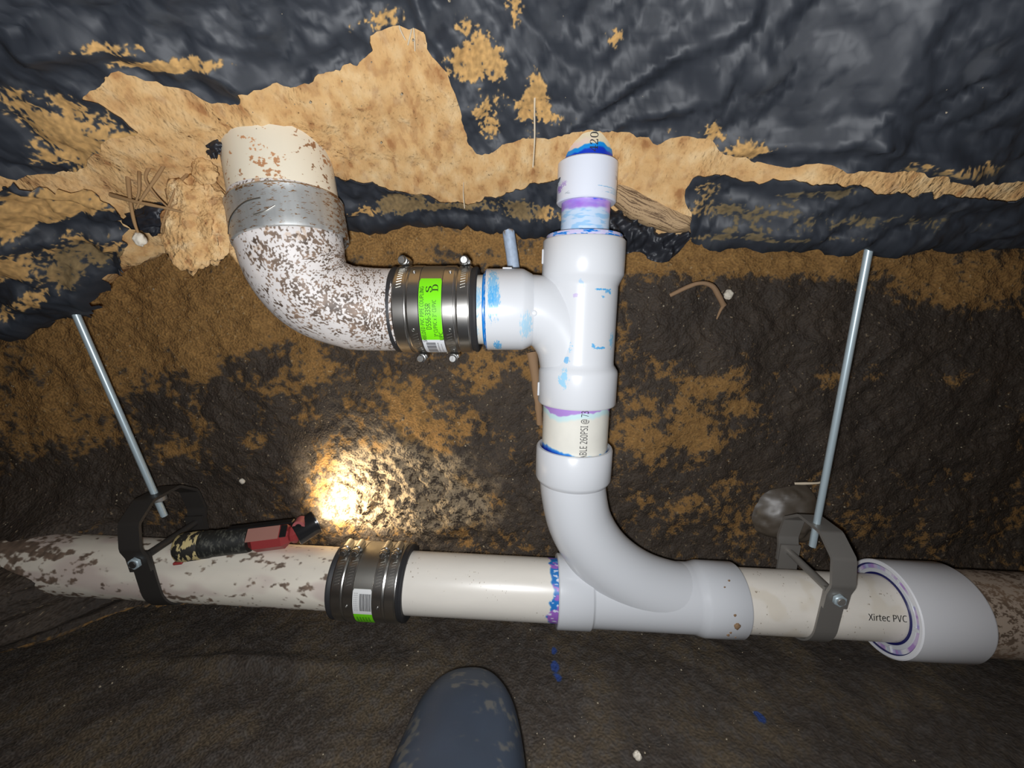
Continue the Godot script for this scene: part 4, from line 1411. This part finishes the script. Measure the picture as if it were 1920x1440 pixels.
	tube(s, spline([Vector3(-0.330, 0.066, -0.500), Vector3(-0.318, 0.048, -0.497), Vector3(-0.306, 0.028, -0.502)], 5), [0.0065], 14, true, 0.3)
	o = obj("sand_clod", s, mats["sand"])
	tag(o, "thin flake of tan sand leaning on the old elbow", "sand clod")


# ---------------------------------------------------------------- hangers
func hanger(called: String, x: float, lean: float, metal: String, label: String) -> void:
	var f := main_at(x)
	var xf := Transform3D(f.basis * Basis(Vector3(0, 0, 1), lean), f.origin)
	var t := thing(called, label, "pipe hanger", xf)
	var s := Shape.new()
	strap(s, [Vector2(0.0515, 0.036), Vector2(0.0525, 0.058), Vector2(0.0570, 0.071), Vector2(0.0570, 0.076), Vector2(0.0510, 0.105), Vector2(0.0490, 0.109), Vector2(0.0240, 0.127), Vector2(0.0205, 0.1285), Vector2(-0.0205, 0.1285), Vector2(-0.0240, 0.127), Vector2(-0.0490, 0.109), Vector2(-0.0510, 0.105), Vector2(-0.0570, 0.076), Vector2(-0.0570, 0.071), Vector2(-0.0525, 0.058), Vector2(-0.0515, 0.036)], 0.031, 0.0042)
	obj("yoke", s, mats[metal], t)
	s = Shape.new()
	var line := [Vector2(0.0478, 0.064), Vector2(0.0478, 0.05), Vector2(0.0472, 0.02)]
	for k in 25:
		var a := -PI * k / 24.0
		line.append(Vector2(cos(a), sin(a)) * 0.0466)
	line.append_array([Vector2(-0.0472, 0.02), Vector2(-0.0478, 0.05), Vector2(-0.0478, 0.064)])
	strap(s, line, 0.030, 0.003)
	obj("lower_strap", s, mats[metal], t)
	s = Shape.new()
	lathe(s, rod_prof(0.0052, -0.062, 0.062), along_z(Vector3(0, 0.052, 0)), 20)
	obj("cross_bolt", s, mats[metal], t)
	s = Shape.new()
	lathe(s, rod_prof(0.0085, 0.0545, 0.0605, 0.001), along_z(Vector3(0, 0.052, 0)), 6)
	obj("bolt_head", s, mats["zinc"], t)
	s = Shape.new()
	lathe(s, rod_prof(0.0085, -0.063, -0.056, 0.001), along_z(Vector3(0, 0.052, 0)), 6)
	obj("bolt_nut", s, mats["zinc"], t)
	s = Shape.new()
	lathe(s, rod_prof(0.0095, 0.1165, 0.126, 0.001), Transform3D.IDENTITY, 6)
	obj("rod_nut", s, mats["hanger iron"], t)


func threaded_rod(a: Vector3, b: Vector3, label: String) -> void:
	# a screw thread: a real helix of ridges
	var s := Shape.new()
	var len_ := a.distance_to(b)
	var up := (b - a).normalized()
	var side := up.cross(Vector3(0, 0, 1)).normalized()
	var xf := Transform3D(Basis(side, up, side.cross(up)), a)
	var pitch := 0.0016
	var turns := int(len_ / pitch)
	var rows := []
	var ns := []
	var us := []
	var seg := 10
	for k in turns * 2 + 1:
		var row := PackedVector3Array()
		var nr := PackedVector3Array()
		var ur := PackedVector2Array()
		var r := 0.0048 if k % 2 == 0 else 0.0042
		for c in seg + 1:
			var an := TAU * c / seg
			var y := (k * 0.5 + float(c) / seg) * pitch
			row.append(xf * Vector3(sin(an) * r, y, cos(an) * r))
			nr.append(xf.basis * Vector3(sin(an), 0, cos(an)))
			ur.append(Vector2(float(c) / seg, y * 10.0))
		rows.append(row)
		ns.append(nr)
		us.append(ur)
	s.grid(rows, ns, us)
	lathe(s, rod_prof(0.0041, 0.0, len_), xf, 12)
	tag(obj("threaded_rod", s, mats["zinc"]), label, "threaded rod")


func hangers() -> void:
	hanger("clevis_hanger", 0.430, 0.0, "hanger iron", "grey iron clevis hanger round the printed cream pipe")
	hanger("clevis_hanger", -0.517, 0.10, "dark iron", "dark iron clevis hanger round the muddy pipe beside the flashlight")
	threaded_rod(Vector3(0.4285, -0.345, -0.5225), Vector3(0.4200, 0.13, -0.5000), "zinc threaded rod rising from the grey hanger to the film edge")
	threaded_rod(Vector3(-0.5215, -0.318, -0.5585), Vector3(-0.5790, 0.045, -0.5350), "zinc threaded rod rising from the dark hanger beside the flashlight")


# ---------------------------------------------------------------- flashlight lying on the old pipe
func torch() -> void:
	var a := Vector3(-0.470, -0.3505, -0.5300)
	var b := Vector3(-0.312, -0.3440, -0.5570)
	var ax := (b - a).normalized()
	var up := (Vector3.UP - ax * ax.y).normalized()
	var t := thing("flashlight", "small black and red flashlight lying lit on the old muddy pipe", "flashlight", Transform3D(Basis(ax, up, ax.cross(up)), a))
	# own x runs from tail to head
	var s := Shape.new()
	var worn := tex(256, 256, func(u: float, v: float) -> Color:
		var k := na(u * 700.0, v * 900.0) * 0.7 + na(u * 2500.0, v * 2500.0) * 0.4
		var c := Color8(34, 35, 33).lerp(Color8(84, 84, 76), smoothstep(-0.1, 0.5, k))
		return c)
	lathe(s, [Vector2(0, 0.020), Vector2(0.0190, 0.020), Vector2(0.0196, 0.022), Vector2(0.0196, 0.030), Vector2(0.0186, 0.034), Vector2(0.0188, 0.080), Vector2(0.0180, 0.084), Vector2(0, 0.084)], along_x(), 32)
	obj("grip", s, mat("worn black plastic", Color.WHITE, 0.5, 0.0, worn), t)
	var muddy := tex(128, 128, func(u: float, v: float) -> Color:
		var k := na(u * 450.0, v * 260.0) + 0.3 * na(u * 1800.0, v * 1200.0)
		return Color8(40, 38, 34).lerp(Color8(196, 178, 126), smoothstep(0.0, 0.1, k)))
	s = Shape.new()
	lathe(s, [Vector2(0, -0.012), Vector2(0.0165, -0.012), Vector2(0.0195, -0.009), Vector2(0.0205, 0.0), Vector2(0.0200, 0.018), Vector2(0.0190, 0.0215), Vector2(0, 0.0215)], along_x(), 32)
	obj("tail_cap", s, mat("muddy tail plastic", Color.WHITE, 0.6, 0.0, muddy), t)
	s = Shape.new()
	block(s, Vector3(0.012, 0.004, 0.005), 0.001, Transform3D(Basis.IDENTITY, Vector3(-0.010, -0.018, 0.010)))
	obj("tail_tab", s, mats["red plastic"], t)
	# red body with a faded panel and a switch
	s = Shape.new()
	block(s, Vector3(0.062, 0.035, 0.037), 0.0115, Transform3D(Basis.IDENTITY, Vector3(0.112, -0.001, 0)))
	block(s, Vector3(0.022, 0.027, 0.030), 0.009, Transform3D(Basis.IDENTITY, Vector3(0.146, 0.001, 0)))
	obj("red_body", s, mats["red plastic"], t)
	s = Shape.new()
	block(s, Vector3(0.044, 0.0012, 0.020), 0.0005, Transform3D(Basis(Vector3(1, 0, 0), 0.65), Vector3(0.108, 0.0135, 0.0132)))
	obj("body_panel", s, mats["faded label"], t)
	s = Shape.new()
	block(s, Vector3(0.009, 0.002, 0.018), 0.0006, Transform3D(Basis(Vector3(1, 0, 0), 0.65), Vector3(0.136, 0.0138, 0.0135)))
	obj("switch_button", s, mats["black plastic"], t)
	s = Shape.new()
	block(s, Vector3(0.090, 0.003, 0.012), 0.001, Transform3D(Basis.IDENTITY, Vector3(0.100, 0.0185, -0.004)))
	obj("back_clip", s, mats["black plastic"], t)
	s = Shape.new()
	tube(s, [Vector3(0.156, 0.016, -0.006), Vector3(0.156, 0.016, 0.010)], [0.0085], 20)
	obj("pivot_ear", s, mats["pink plastic"], t)
	s = Shape.new()
	tube(s, [Vector3(0.156, 0.016, 0.009), Vector3(0.156, 0.016, 0.0115)], [0.0045], 16)
	obj("pivot_pin", s, mats["black plastic"], t)
	# the head, turned back and up towards the wall
	var head_at := t.transform.affine_inverse() * Vector3(-0.3140, -0.3400, -0.5600)
	var aim := (t.transform.basis.inverse() * Vector3(0.80, 0.30, -0.74)).normalized()
	var h_up := (Vector3.UP - aim * aim.y).normalized()
	var hx := Transform3D(Basis(h_up.cross(aim) * -1.0, aim, h_up), head_at)
	hx.basis.x = hx.basis.y.cross(hx.basis.z)
	s = Shape.new()
	lathe(s, [Vector2(0, -0.014), Vector2(0.0165, -0.014), Vector2(0.0178, -0.0125), Vector2(0.0178, 0.012), Vector2(0.0184, 0.0130), Vector2(0.0184, 0.0170), Vector2(0.0150, 0.0170), Vector2(0.0140, 0.0130), Vector2(0, 0.0125)], hx, 36)
	obj("lamp_head", s, mat("glossy black", Color8(34, 34, 35), 0.22), t)
	s = Shape.new()
	lathe(s, [Vector2(0.0180, 0.0168), Vector2(0.0186, 0.0168), Vector2(0.0186, 0.0180), Vector2(0.0150, 0.0180), Vector2(0.0150, 0.0168)], hx, 36)
	obj("head_rim", s, mats["bright steel"], t)
	s = Shape.new()
	lathe(s, [Vector2(0, 0.0150), Vector2(0.0142, 0.0150), Vector2(0.0142, 0.0160), Vector2(0, 0.0164)], hx, 30)
	obj("lamp_lens", s, mats["torch lens"], t)
	var beam := SpotLight3D.new()
	beam.name = "flashlight_beam"
	var world_aim := (t.transform.basis * hx.basis.y).normalized()
	var from := t.transform * (hx * Vector3(0, 0.0190, 0))
	beam.look_at_from_position(from, from + (world_aim + Vector3(0, 0.0, -0.9)).normalized(), Vector3.UP)
	beam.light_color = Color(1.0, 0.93, 0.80)
	beam.light_energy = 0.10
	beam.spot_angle = 80.0
	beam.spot_angle_attenuation = 1.0
	beam.spot_range = 5.0
	beam.spot_attenuation = 2.0
	beam.light_size = 0.012
	beam.shadow_enabled = true
	add_child(beam)


# ---------------------------------------------------------------- rubber boot
func boot() -> void:
	var t := thing("rubber_boot", "dark navy rubber boot with mud smears, toe towards the lower pipe", "boot", Transform3D(Basis.IDENTITY, Vector3(-0.052, -0.502, -0.05)))
	# sections from toe to shaft: centre z, centre y, half width, half height, tilt of the section
	var secs := [[-0.378, 0.032, 0.0051, 0.0064, 0.0], [-0.376, 0.033, 0.0191, 0.017, 0.0], [-0.368, 0.035, 0.033, 0.0265, 0.0], [-0.351, 0.039, 0.0457, 0.0339, 0.0], [-0.321, 0.044000000000000004, 0.0571, 0.0403, 0.0], [-0.275, 0.047, 0.0648, 0.0435, 0.0], [-0.23, 0.052000000000000005, 0.066, 0.0488, 0.05], [-0.18, 0.058, 0.061, 0.0562, 0.2], [-0.13, 0.07200000000000001, 0.0584, 0.0657, 0.45], [-0.08, 0.10200000000000001, 0.061, 0.07, 0.75], [-0.03, 0.152, 0.066, 0.07, 0.9], [0.02, 0.212, 0.0711, 0.07, 0.95], [0.07, 0.272, 0.0737, 0.0721, 0.95]]
	var zs := spline(secs.map(func(q: Array) -> Vector3: return Vector3(q[0], q[1], q[2])), 4)
	var hs := spline(secs.map(func(q: Array) -> Vector3: return Vector3(q[3], q[4], 0)), 4)
	var rows := []
	var uv := []
	for k in zs.size():
		var row := PackedVector3Array()
		var ur := PackedVector2Array()
		for c in 41:
			var a := TAU * (c % 40) / 40.0
			var e := 0.80
			var cx: float = signf(cos(a)) * pow(absf(cos(a)), e) * zs[k].z
			var cy: float = signf(sin(a)) * pow(absf(sin(a)), 0.9) * hs[k].x
			if cy < 0.0:
				cy = maxf(cy, -hs[k].x * 0.8)
			cx -= 0.006 * smoothstep(-0.30, -0.2, zs[k].x) * (1.0 if cx < 0.0 else 0.0)
			var tl: float = hs[k].y
			var p := Vector3(cx, zs[k].y + cy * cos(tl), zs[k].x - cy * sin(tl))
			p.y = maxf(p.y, 0.006)
			p += Vector3(0, 1, 0) * 0.0012 * na(p.x * 1500.0, p.z * 1500.0)
			row.append(p)
			ur.append(Vector2(c / 40.0, float(k) / zs.size()))
		rows.append(row)
		uv.append(ur)
	var s := Shape.new()
	closed(s, rows, uv, Vector3(0, 0.05, -0.2))
	var bt := tex(256, 512, func(u: float, v: float) -> Color:
		var c := Color8(48, 57, 70) * (1.0 + 0.1 * na(u * 500.0, v * 500.0))
		var k := na(u * 700.0 + 31.0, v * 1600.0) * 0.7 + na(u * 3000.0, v * 4000.0) * 0.35
		return c.lerp(Color8(96, 92, 84), smoothstep(0.16, 0.38, k) * 0.75))
	obj("upper", s, mat("navy rubber", Color.WHITE, 0.55, 0.0, bt), t)
	s = Shape.new()
	var pr := []
	for k in zs.size():
		if zs[k].x < -0.09:
			pr.append(Vector2(zs[k].z * 0.96, zs[k].x))
	var top_r := []
	for sd in [-1.0, 1.0]:
		var r0 := PackedVector3Array()
		var r1 := PackedVector3Array()
		var u0 := PackedVector2Array()
		for q in pr:
			r0.append(Vector3(sd * q.x, 0.014, q.y + 0.006))
			r1.append(Vector3(sd * q.x, 0.0, q.y + 0.006))
			u0.append(Vector2(q.y, 0))
		top_r.append(r1)
		field(s, [r0, r1], [u0, u0], Vector3(sd, 0, -0.2))
	field(s, top_r, [PackedVector2Array(Array(top_r[0]).map(func(q: Vector3) -> Vector2: return Vector2(q.x, q.z))), PackedVector2Array(Array(top_r[0]).map(func(q: Vector3) -> Vector2: return Vector2(q.x, q.z)))], Vector3(0, -1, 0))
	obj("sole", s, mats["rubber"], t)


# ---------------------------------------------------------------- wood, roots, stones and crumbs
func root_thing(called: String, pts: Array, r0: float, r1: float, m: String, label: String, category := "root", group := "") -> void:
	var s := Shape.new()
	var line := spline(pts, 6)
	var radii := []
	for k in line.size():
		radii.append(lerpf(r0, r1, float(k) / (line.size() - 1)))
	tube(s, line, radii, 10, true, 0.35)
	tag(obj(called, s, mats[m]), label, category, group)


func debris() -> void:
	# weathered wooden stake, grain along its length
	var s := Shape.new()
	var grain := tex(512, 128, func(u: float, v: float) -> Color:
		var bend := v + 0.10 * sin(u * 3.0) + 0.05 * na(u * 300.0, v * 200.0)
		var k := na(u * 160.0, bend * 2600.0) * 0.7 + na(u * 400.0, bend * 7000.0) * 0.5
		return Color8(170, 142, 106).lerp(Color8(92, 70, 48), smoothstep(0.05, 0.35, k)))
	var edge_top := [Vector2(0.126, 0.172), Vector2(0.140, 0.163), Vector2(0.176, 0.150), Vector2(0.207, 0.133), Vector2(0.229, 0.110), Vector2(0.236, 0.090)]
	var edge_low := [Vector2(0.124, 0.136), Vector2(0.132, 0.123), Vector2(0.156, 0.104), Vector2(0.181, 0.093), Vector2(0.208, 0.0850), Vector2(0.234, 0.086)]
	var rows := []
	var uv := []
	for r in 15:
		var f := r / 14.0
		var row := PackedVector3Array()
		var ur := PackedVector2Array()
		for c in 41:
			var g := c / 40.0
			var k := mini(int(g * 5.0), 4)
			var h := g * 5.0 - k
			var a: Vector2 = edge_top[k].lerp(edge_top[k + 1], h)
			var b: Vector2 = edge_low[k].lerp(edge_low[k + 1], h)
			var q := a.lerp(b, clampf((f - 0.15) / 0.7, 0.0, 1.0))
			var depth := 0.0 if (f <= 0.08 or f >= 0.92) else 0.020 * pow(sin(clampf((f - 0.08) / 0.84, 0, 1) * PI), 0.45)
			depth *= 1.0 - 0.75 * smoothstep(0.85, 1.0, g)
			row.append(Vector3(q.x, q.y, lerpf(-0.580, -0.560, g) + depth + 0.0018 * na(g * 150.0, f * 2600.0)))
			ur.append(Vector2(g, f))
		rows.append(row)
		uv.append(ur)
	field(s, rows, uv, Vector3(0, 0, 1))
	tag(obj("wooden_stake", s, mat("weathered wood", Color.WHITE, 0.8, 0.0, grain)), "weathered grey-brown wooden stake poking out beside the upper coupling", "wood")
	# pale blue stained stick behind the tee's hub
	s = Shape.new()
	var st := tex(64, 256, func(u: float, v: float) -> Color:
		var c := Color8(170, 186, 206) * (1.0 + 0.1 * na(u * 900.0, v * 900.0))
		return c.lerp(Color8(126, 100, 76), smoothstep(0.34, 0.24, v + 0.1 * na(u * 800.0, v * 400.0))))
	tube(s, [Vector3(-0.0110, 0.122, -0.604), Vector3(-0.0060, 0.100, -0.602), Vector3(0.0000, 0.062, -0.600), Vector3(0.0050, 0.025, -0.598)], [0.0088, 0.0086, 0.0086, 0.0086], 16, true, 0.08)
	tag(obj("stained_stick", s, mat("blue stained wood", Color.WHITE, 0.5, 0.0, st)), "pale blue stained stick standing on the wall behind the tee", "stick")
	root_thing("tree_root", [Vector3(0.232, 0.006, -0.612), Vector3(0.262, 0.022, -0.598), Vector3(0.283, 0.020, -0.596), Vector3(0.298, 0.005, -0.600), Vector3(0.309, -0.008, -0.606)], 0.0030, 0.0042, "root", "brown root looping out of the dark soil right of the tee")
	root_thing("tree_root", [Vector3(0.309, -0.008, -0.606), Vector3(0.305, -0.016, -0.606), Vector3(0.303, -0.028, -0.610)], 0.0026, 0.0012, "root", "thin root tip forking down from the looped brown root")
	root_thing("tree_root", [Vector3(0.030, -0.078, -0.612), Vector3(0.036, -0.115, -0.606), Vector3(0.040, -0.150, -0.608), Vector3(0.044, -0.192, -0.616)], 0.0085, 0.0050, "root", "brown root running down the wall left of the tee's lower socket")
	root_thing("twig", [Vector3(0.452, -0.288, -0.606), Vector3(0.470, -0.283, -0.596), Vector3(0.485, -0.280, -0.594), Vector3(0.500, -0.272, -0.600)], 0.0022, 0.0018, "pale root", "short pale twig on the wall beside the threaded rod above the grey hanger", "twig")
	root_thing("hanging_rootlet", [overhead(0.024, 0.617), overhead(0.024, 0.557) + Vector3(0, -0.016, 0.004), overhead(0.025, 0.54) + Vector3(-0.0005, -0.040, 0.006), overhead(0.023, 0.526) + Vector3(0, -0.066, 0.006)], 0.0012, 0.0007, "pale root", "thin pale rootlet hanging straight down from the film left of the narrow pipe")
	root_thing("hanging_rootlet", [overhead(-0.062, 0.178), overhead(-0.062, 0.158) + Vector3(0, -0.012, 0.012), overhead(-0.061, 0.134) + Vector3(0, -0.024, 0.014)], 0.0009, 0.0005, "pale root", "short rootlet hanging from the sand lip above the green-labelled coupling")
	for q in [[-0.103, 0.865, 0.01, -0.028], [-0.099, 0.856, -0.006, -0.022], [-0.094, 0.849, 0.002, -0.03]]:
		var b := overhead(q[0], q[1])
		root_thing("hanging_rootlet", [b + Vector3(0, -0.006, 0), b + Vector3(q[2], -0.014, -0.010), b + Vector3(q[2] * 0.4, q[3], -0.018)], 0.0008, 0.0005, "pale root", "fine pale rootlets hanging at the torn notch in the wide film", "root", "rootlets at the torn notch")
	# muddy strands and rags hanging between the sagging film and the stub
	for q in [[Vector3(-0.4113, 0.1365, -0.4732), Vector3(-0.4077, 0.1074, -0.4659), Vector3(-0.4059, 0.0819, -0.4641), Vector3(-0.4031, 0.0673, -0.4641), 0.0034], [Vector3(-0.3686, 0.1438, -0.4732), Vector3(-0.3749, 0.1274, -0.4659), Vector3(-0.3895, 0.1074, -0.4623), Vector3(-0.4004, 0.0946, -0.4623), 0.0030], [Vector3(-0.3567, 0.1365, -0.4869), Vector3(-0.3622, 0.1201, -0.4750), Vector3(-0.3749, 0.0910, -0.4696), Vector3(-0.3822, 0.0764, -0.4696), 0.0026], [Vector3(-0.4277, 0.1092, -0.4659), Vector3(-0.4004, 0.1019, -0.4623), Vector3(-0.3731, 0.0965, -0.4659), Vector3(-0.3503, 0.0910, -0.4732), 0.0036], [Vector3(-0.3822, 0.1420, -0.4714), Vector3(-0.3858, 0.1256, -0.4641), Vector3(-0.3786, 0.1092, -0.4641), Vector3(-0.3676, 0.0946, -0.4677), 0.0026], [Vector3(-0.3968, 0.1365, -0.4714), Vector3(-0.3913, 0.1238, -0.4623), Vector3(-0.3931, 0.1110, -0.4614), Vector3(-0.3986, 0.1019, -0.4623), 0.0030]]:
		root_thing("muddy_strand", [q[0], q[1], q[2], q[3]], q[4] * 0.65, q[4] * 0.3, "muddy root", "muddy root strand tangled between the sagging film and the stub pipe", "root", "muddy strands by the stub pipe")
	s = Shape.new()
	rough_ball(s, Vector3(-0.3182, 0.1607, -0.4750), Vector3(0.014, 0.012, 0.008), 0.9, 404.0, 26)
	tag(obj("plastic_rag", s, mats["plain film"]), "crumpled scrap of black film beside the wide stub pipe", "plastic sheet")
	s = Shape.new()
	rough_ball(s, Vector3(-0.4177, 0.0896, -0.5050), Vector3(0.026, 0.016, 0.009), 0.9, 909.0, 26)
	tag(obj("plastic_rag", s, mats["plain film"]), "dark film scrap under the tangled muddy strands", "plastic sheet")
	s = Shape.new()
	rough_ball(s, Vector3(-0.4030, 0.0640, -0.4640), Vector3(0.0062, 0.0072, 0.006), 0.3, 5.0, 12)
	tag(obj("pebble", s, mats["pale stone"]), "pale pebble dangling on a muddy strand by the sagging film", "stone")
	for q in [[Vector3(-0.452, -0.298, wall_z(-0.452, -0.298) + 0.002), 0.0046, "small pale pebble stuck in the wall above the flashlight"], [Vector3(0.140, floor_y(0.140, -0.362) + 0.003, -0.362), 0.0048, "single white pebble lying on the mud floor"], [Vector3(0.325, 0.008, wall_z(0.325, 0.008) + 0.001), 0.0065, "tan pebble stuck in the wall right of the looped root"]]:
		s = Shape.new()
		rough_ball(s, q[0], Vector3(1, 1.05, 0.8) * q[1], 0.35, q[1] * 90000.0, 12)
		tag(obj("pebble", s, mats["pale stone"]), q[2], "stone")
	s = Shape.new()
	rough_ball(s, Vector3.ZERO, Vector3(0.072, 0.058, 0.036), 0.16, 31.0, 44)
	var clay := mat("wet clay", Color8(80, 71, 60), 0.46)
	clay.metallic_specular = 1.0
	var lump := obj("clay_lump", s, clay)
	lump.transform = Transform3D(Basis.looking_at(Vector3(0.52, -0.40, -0.76)), Vector3(0.452, -0.352, -0.655))
	tag(lump, "smooth shiny grey clay lump on the wall behind the grey hanger", "clay")
	# uncounted pale grit on wall, floor and film
	s = Shape.new()
	rough_ball(s, Vector3.ZERO, Vector3.ONE, 0.5, 50.0, 4)
	var grit := s.mesh()
	grit.surface_set_material(0, mats["pale stone"])
	for kind in ["wall", "floor", "film"]:
		var mm := MultiMesh.new()
		mm.transform_format = MultiMesh.TRANSFORM_3D
		mm.mesh = grit
		var count: int = {"wall": 600, "floor": 320, "film": 170}[kind]
		mm.instance_count = count
		for k in count:
			var size := 0.0004 + 0.0011 * pow(rng.randf(), 4.0)
			var p: Vector3
			if kind == "wall":
				var x := rng.randf_range(-0.85, 0.85)
				var y := rng.randf_range(-0.46, 0.02)
				p = Vector3(x, y, wall_z(x, y) + size * 0.3)
			elif kind == "floor":
				var x := rng.randf_range(-0.6, 0.6)
				var z := rng.randf_range(-0.62, -0.25)
				if rng.randf() < 0.4:
					x = rng.randf_range(-0.15, 0.35)
				p = Vector3(x, floor_y(x, z) + size * 0.3, z)
			else:
				var x := rng.randf_range(-0.3, 0.6)
				var w := rng.randf_range(0.45, 1.2)
				p = overhead(x, w) + Vector3(0, -0.9, 0.3) * (film_lift(Vector2(x, w), 0.004, 0.0065) + 0.0003)
			mm.set_instance_transform(k, Transform3D(Basis.from_euler(Vector3(rng.randf() * 6.0, rng.randf() * 6.0, 0)).scaled(Vector3.ONE * size), p))
		var g := MultiMeshInstance3D.new()
		g.name = numbered("grit")
		g.multimesh = mm
		g.material_override = mats["grit"]
		g.set_meta("kind", "stuff")
		g.set_meta("label", {"wall": "pale grit scattered over the dark soil of the earth wall", "floor": "pale grit scattered over the wet mud floor", "film": "pale sand grains stuck to the black film"}[kind])
		g.set_meta("category", "grit")
		add_child(g)
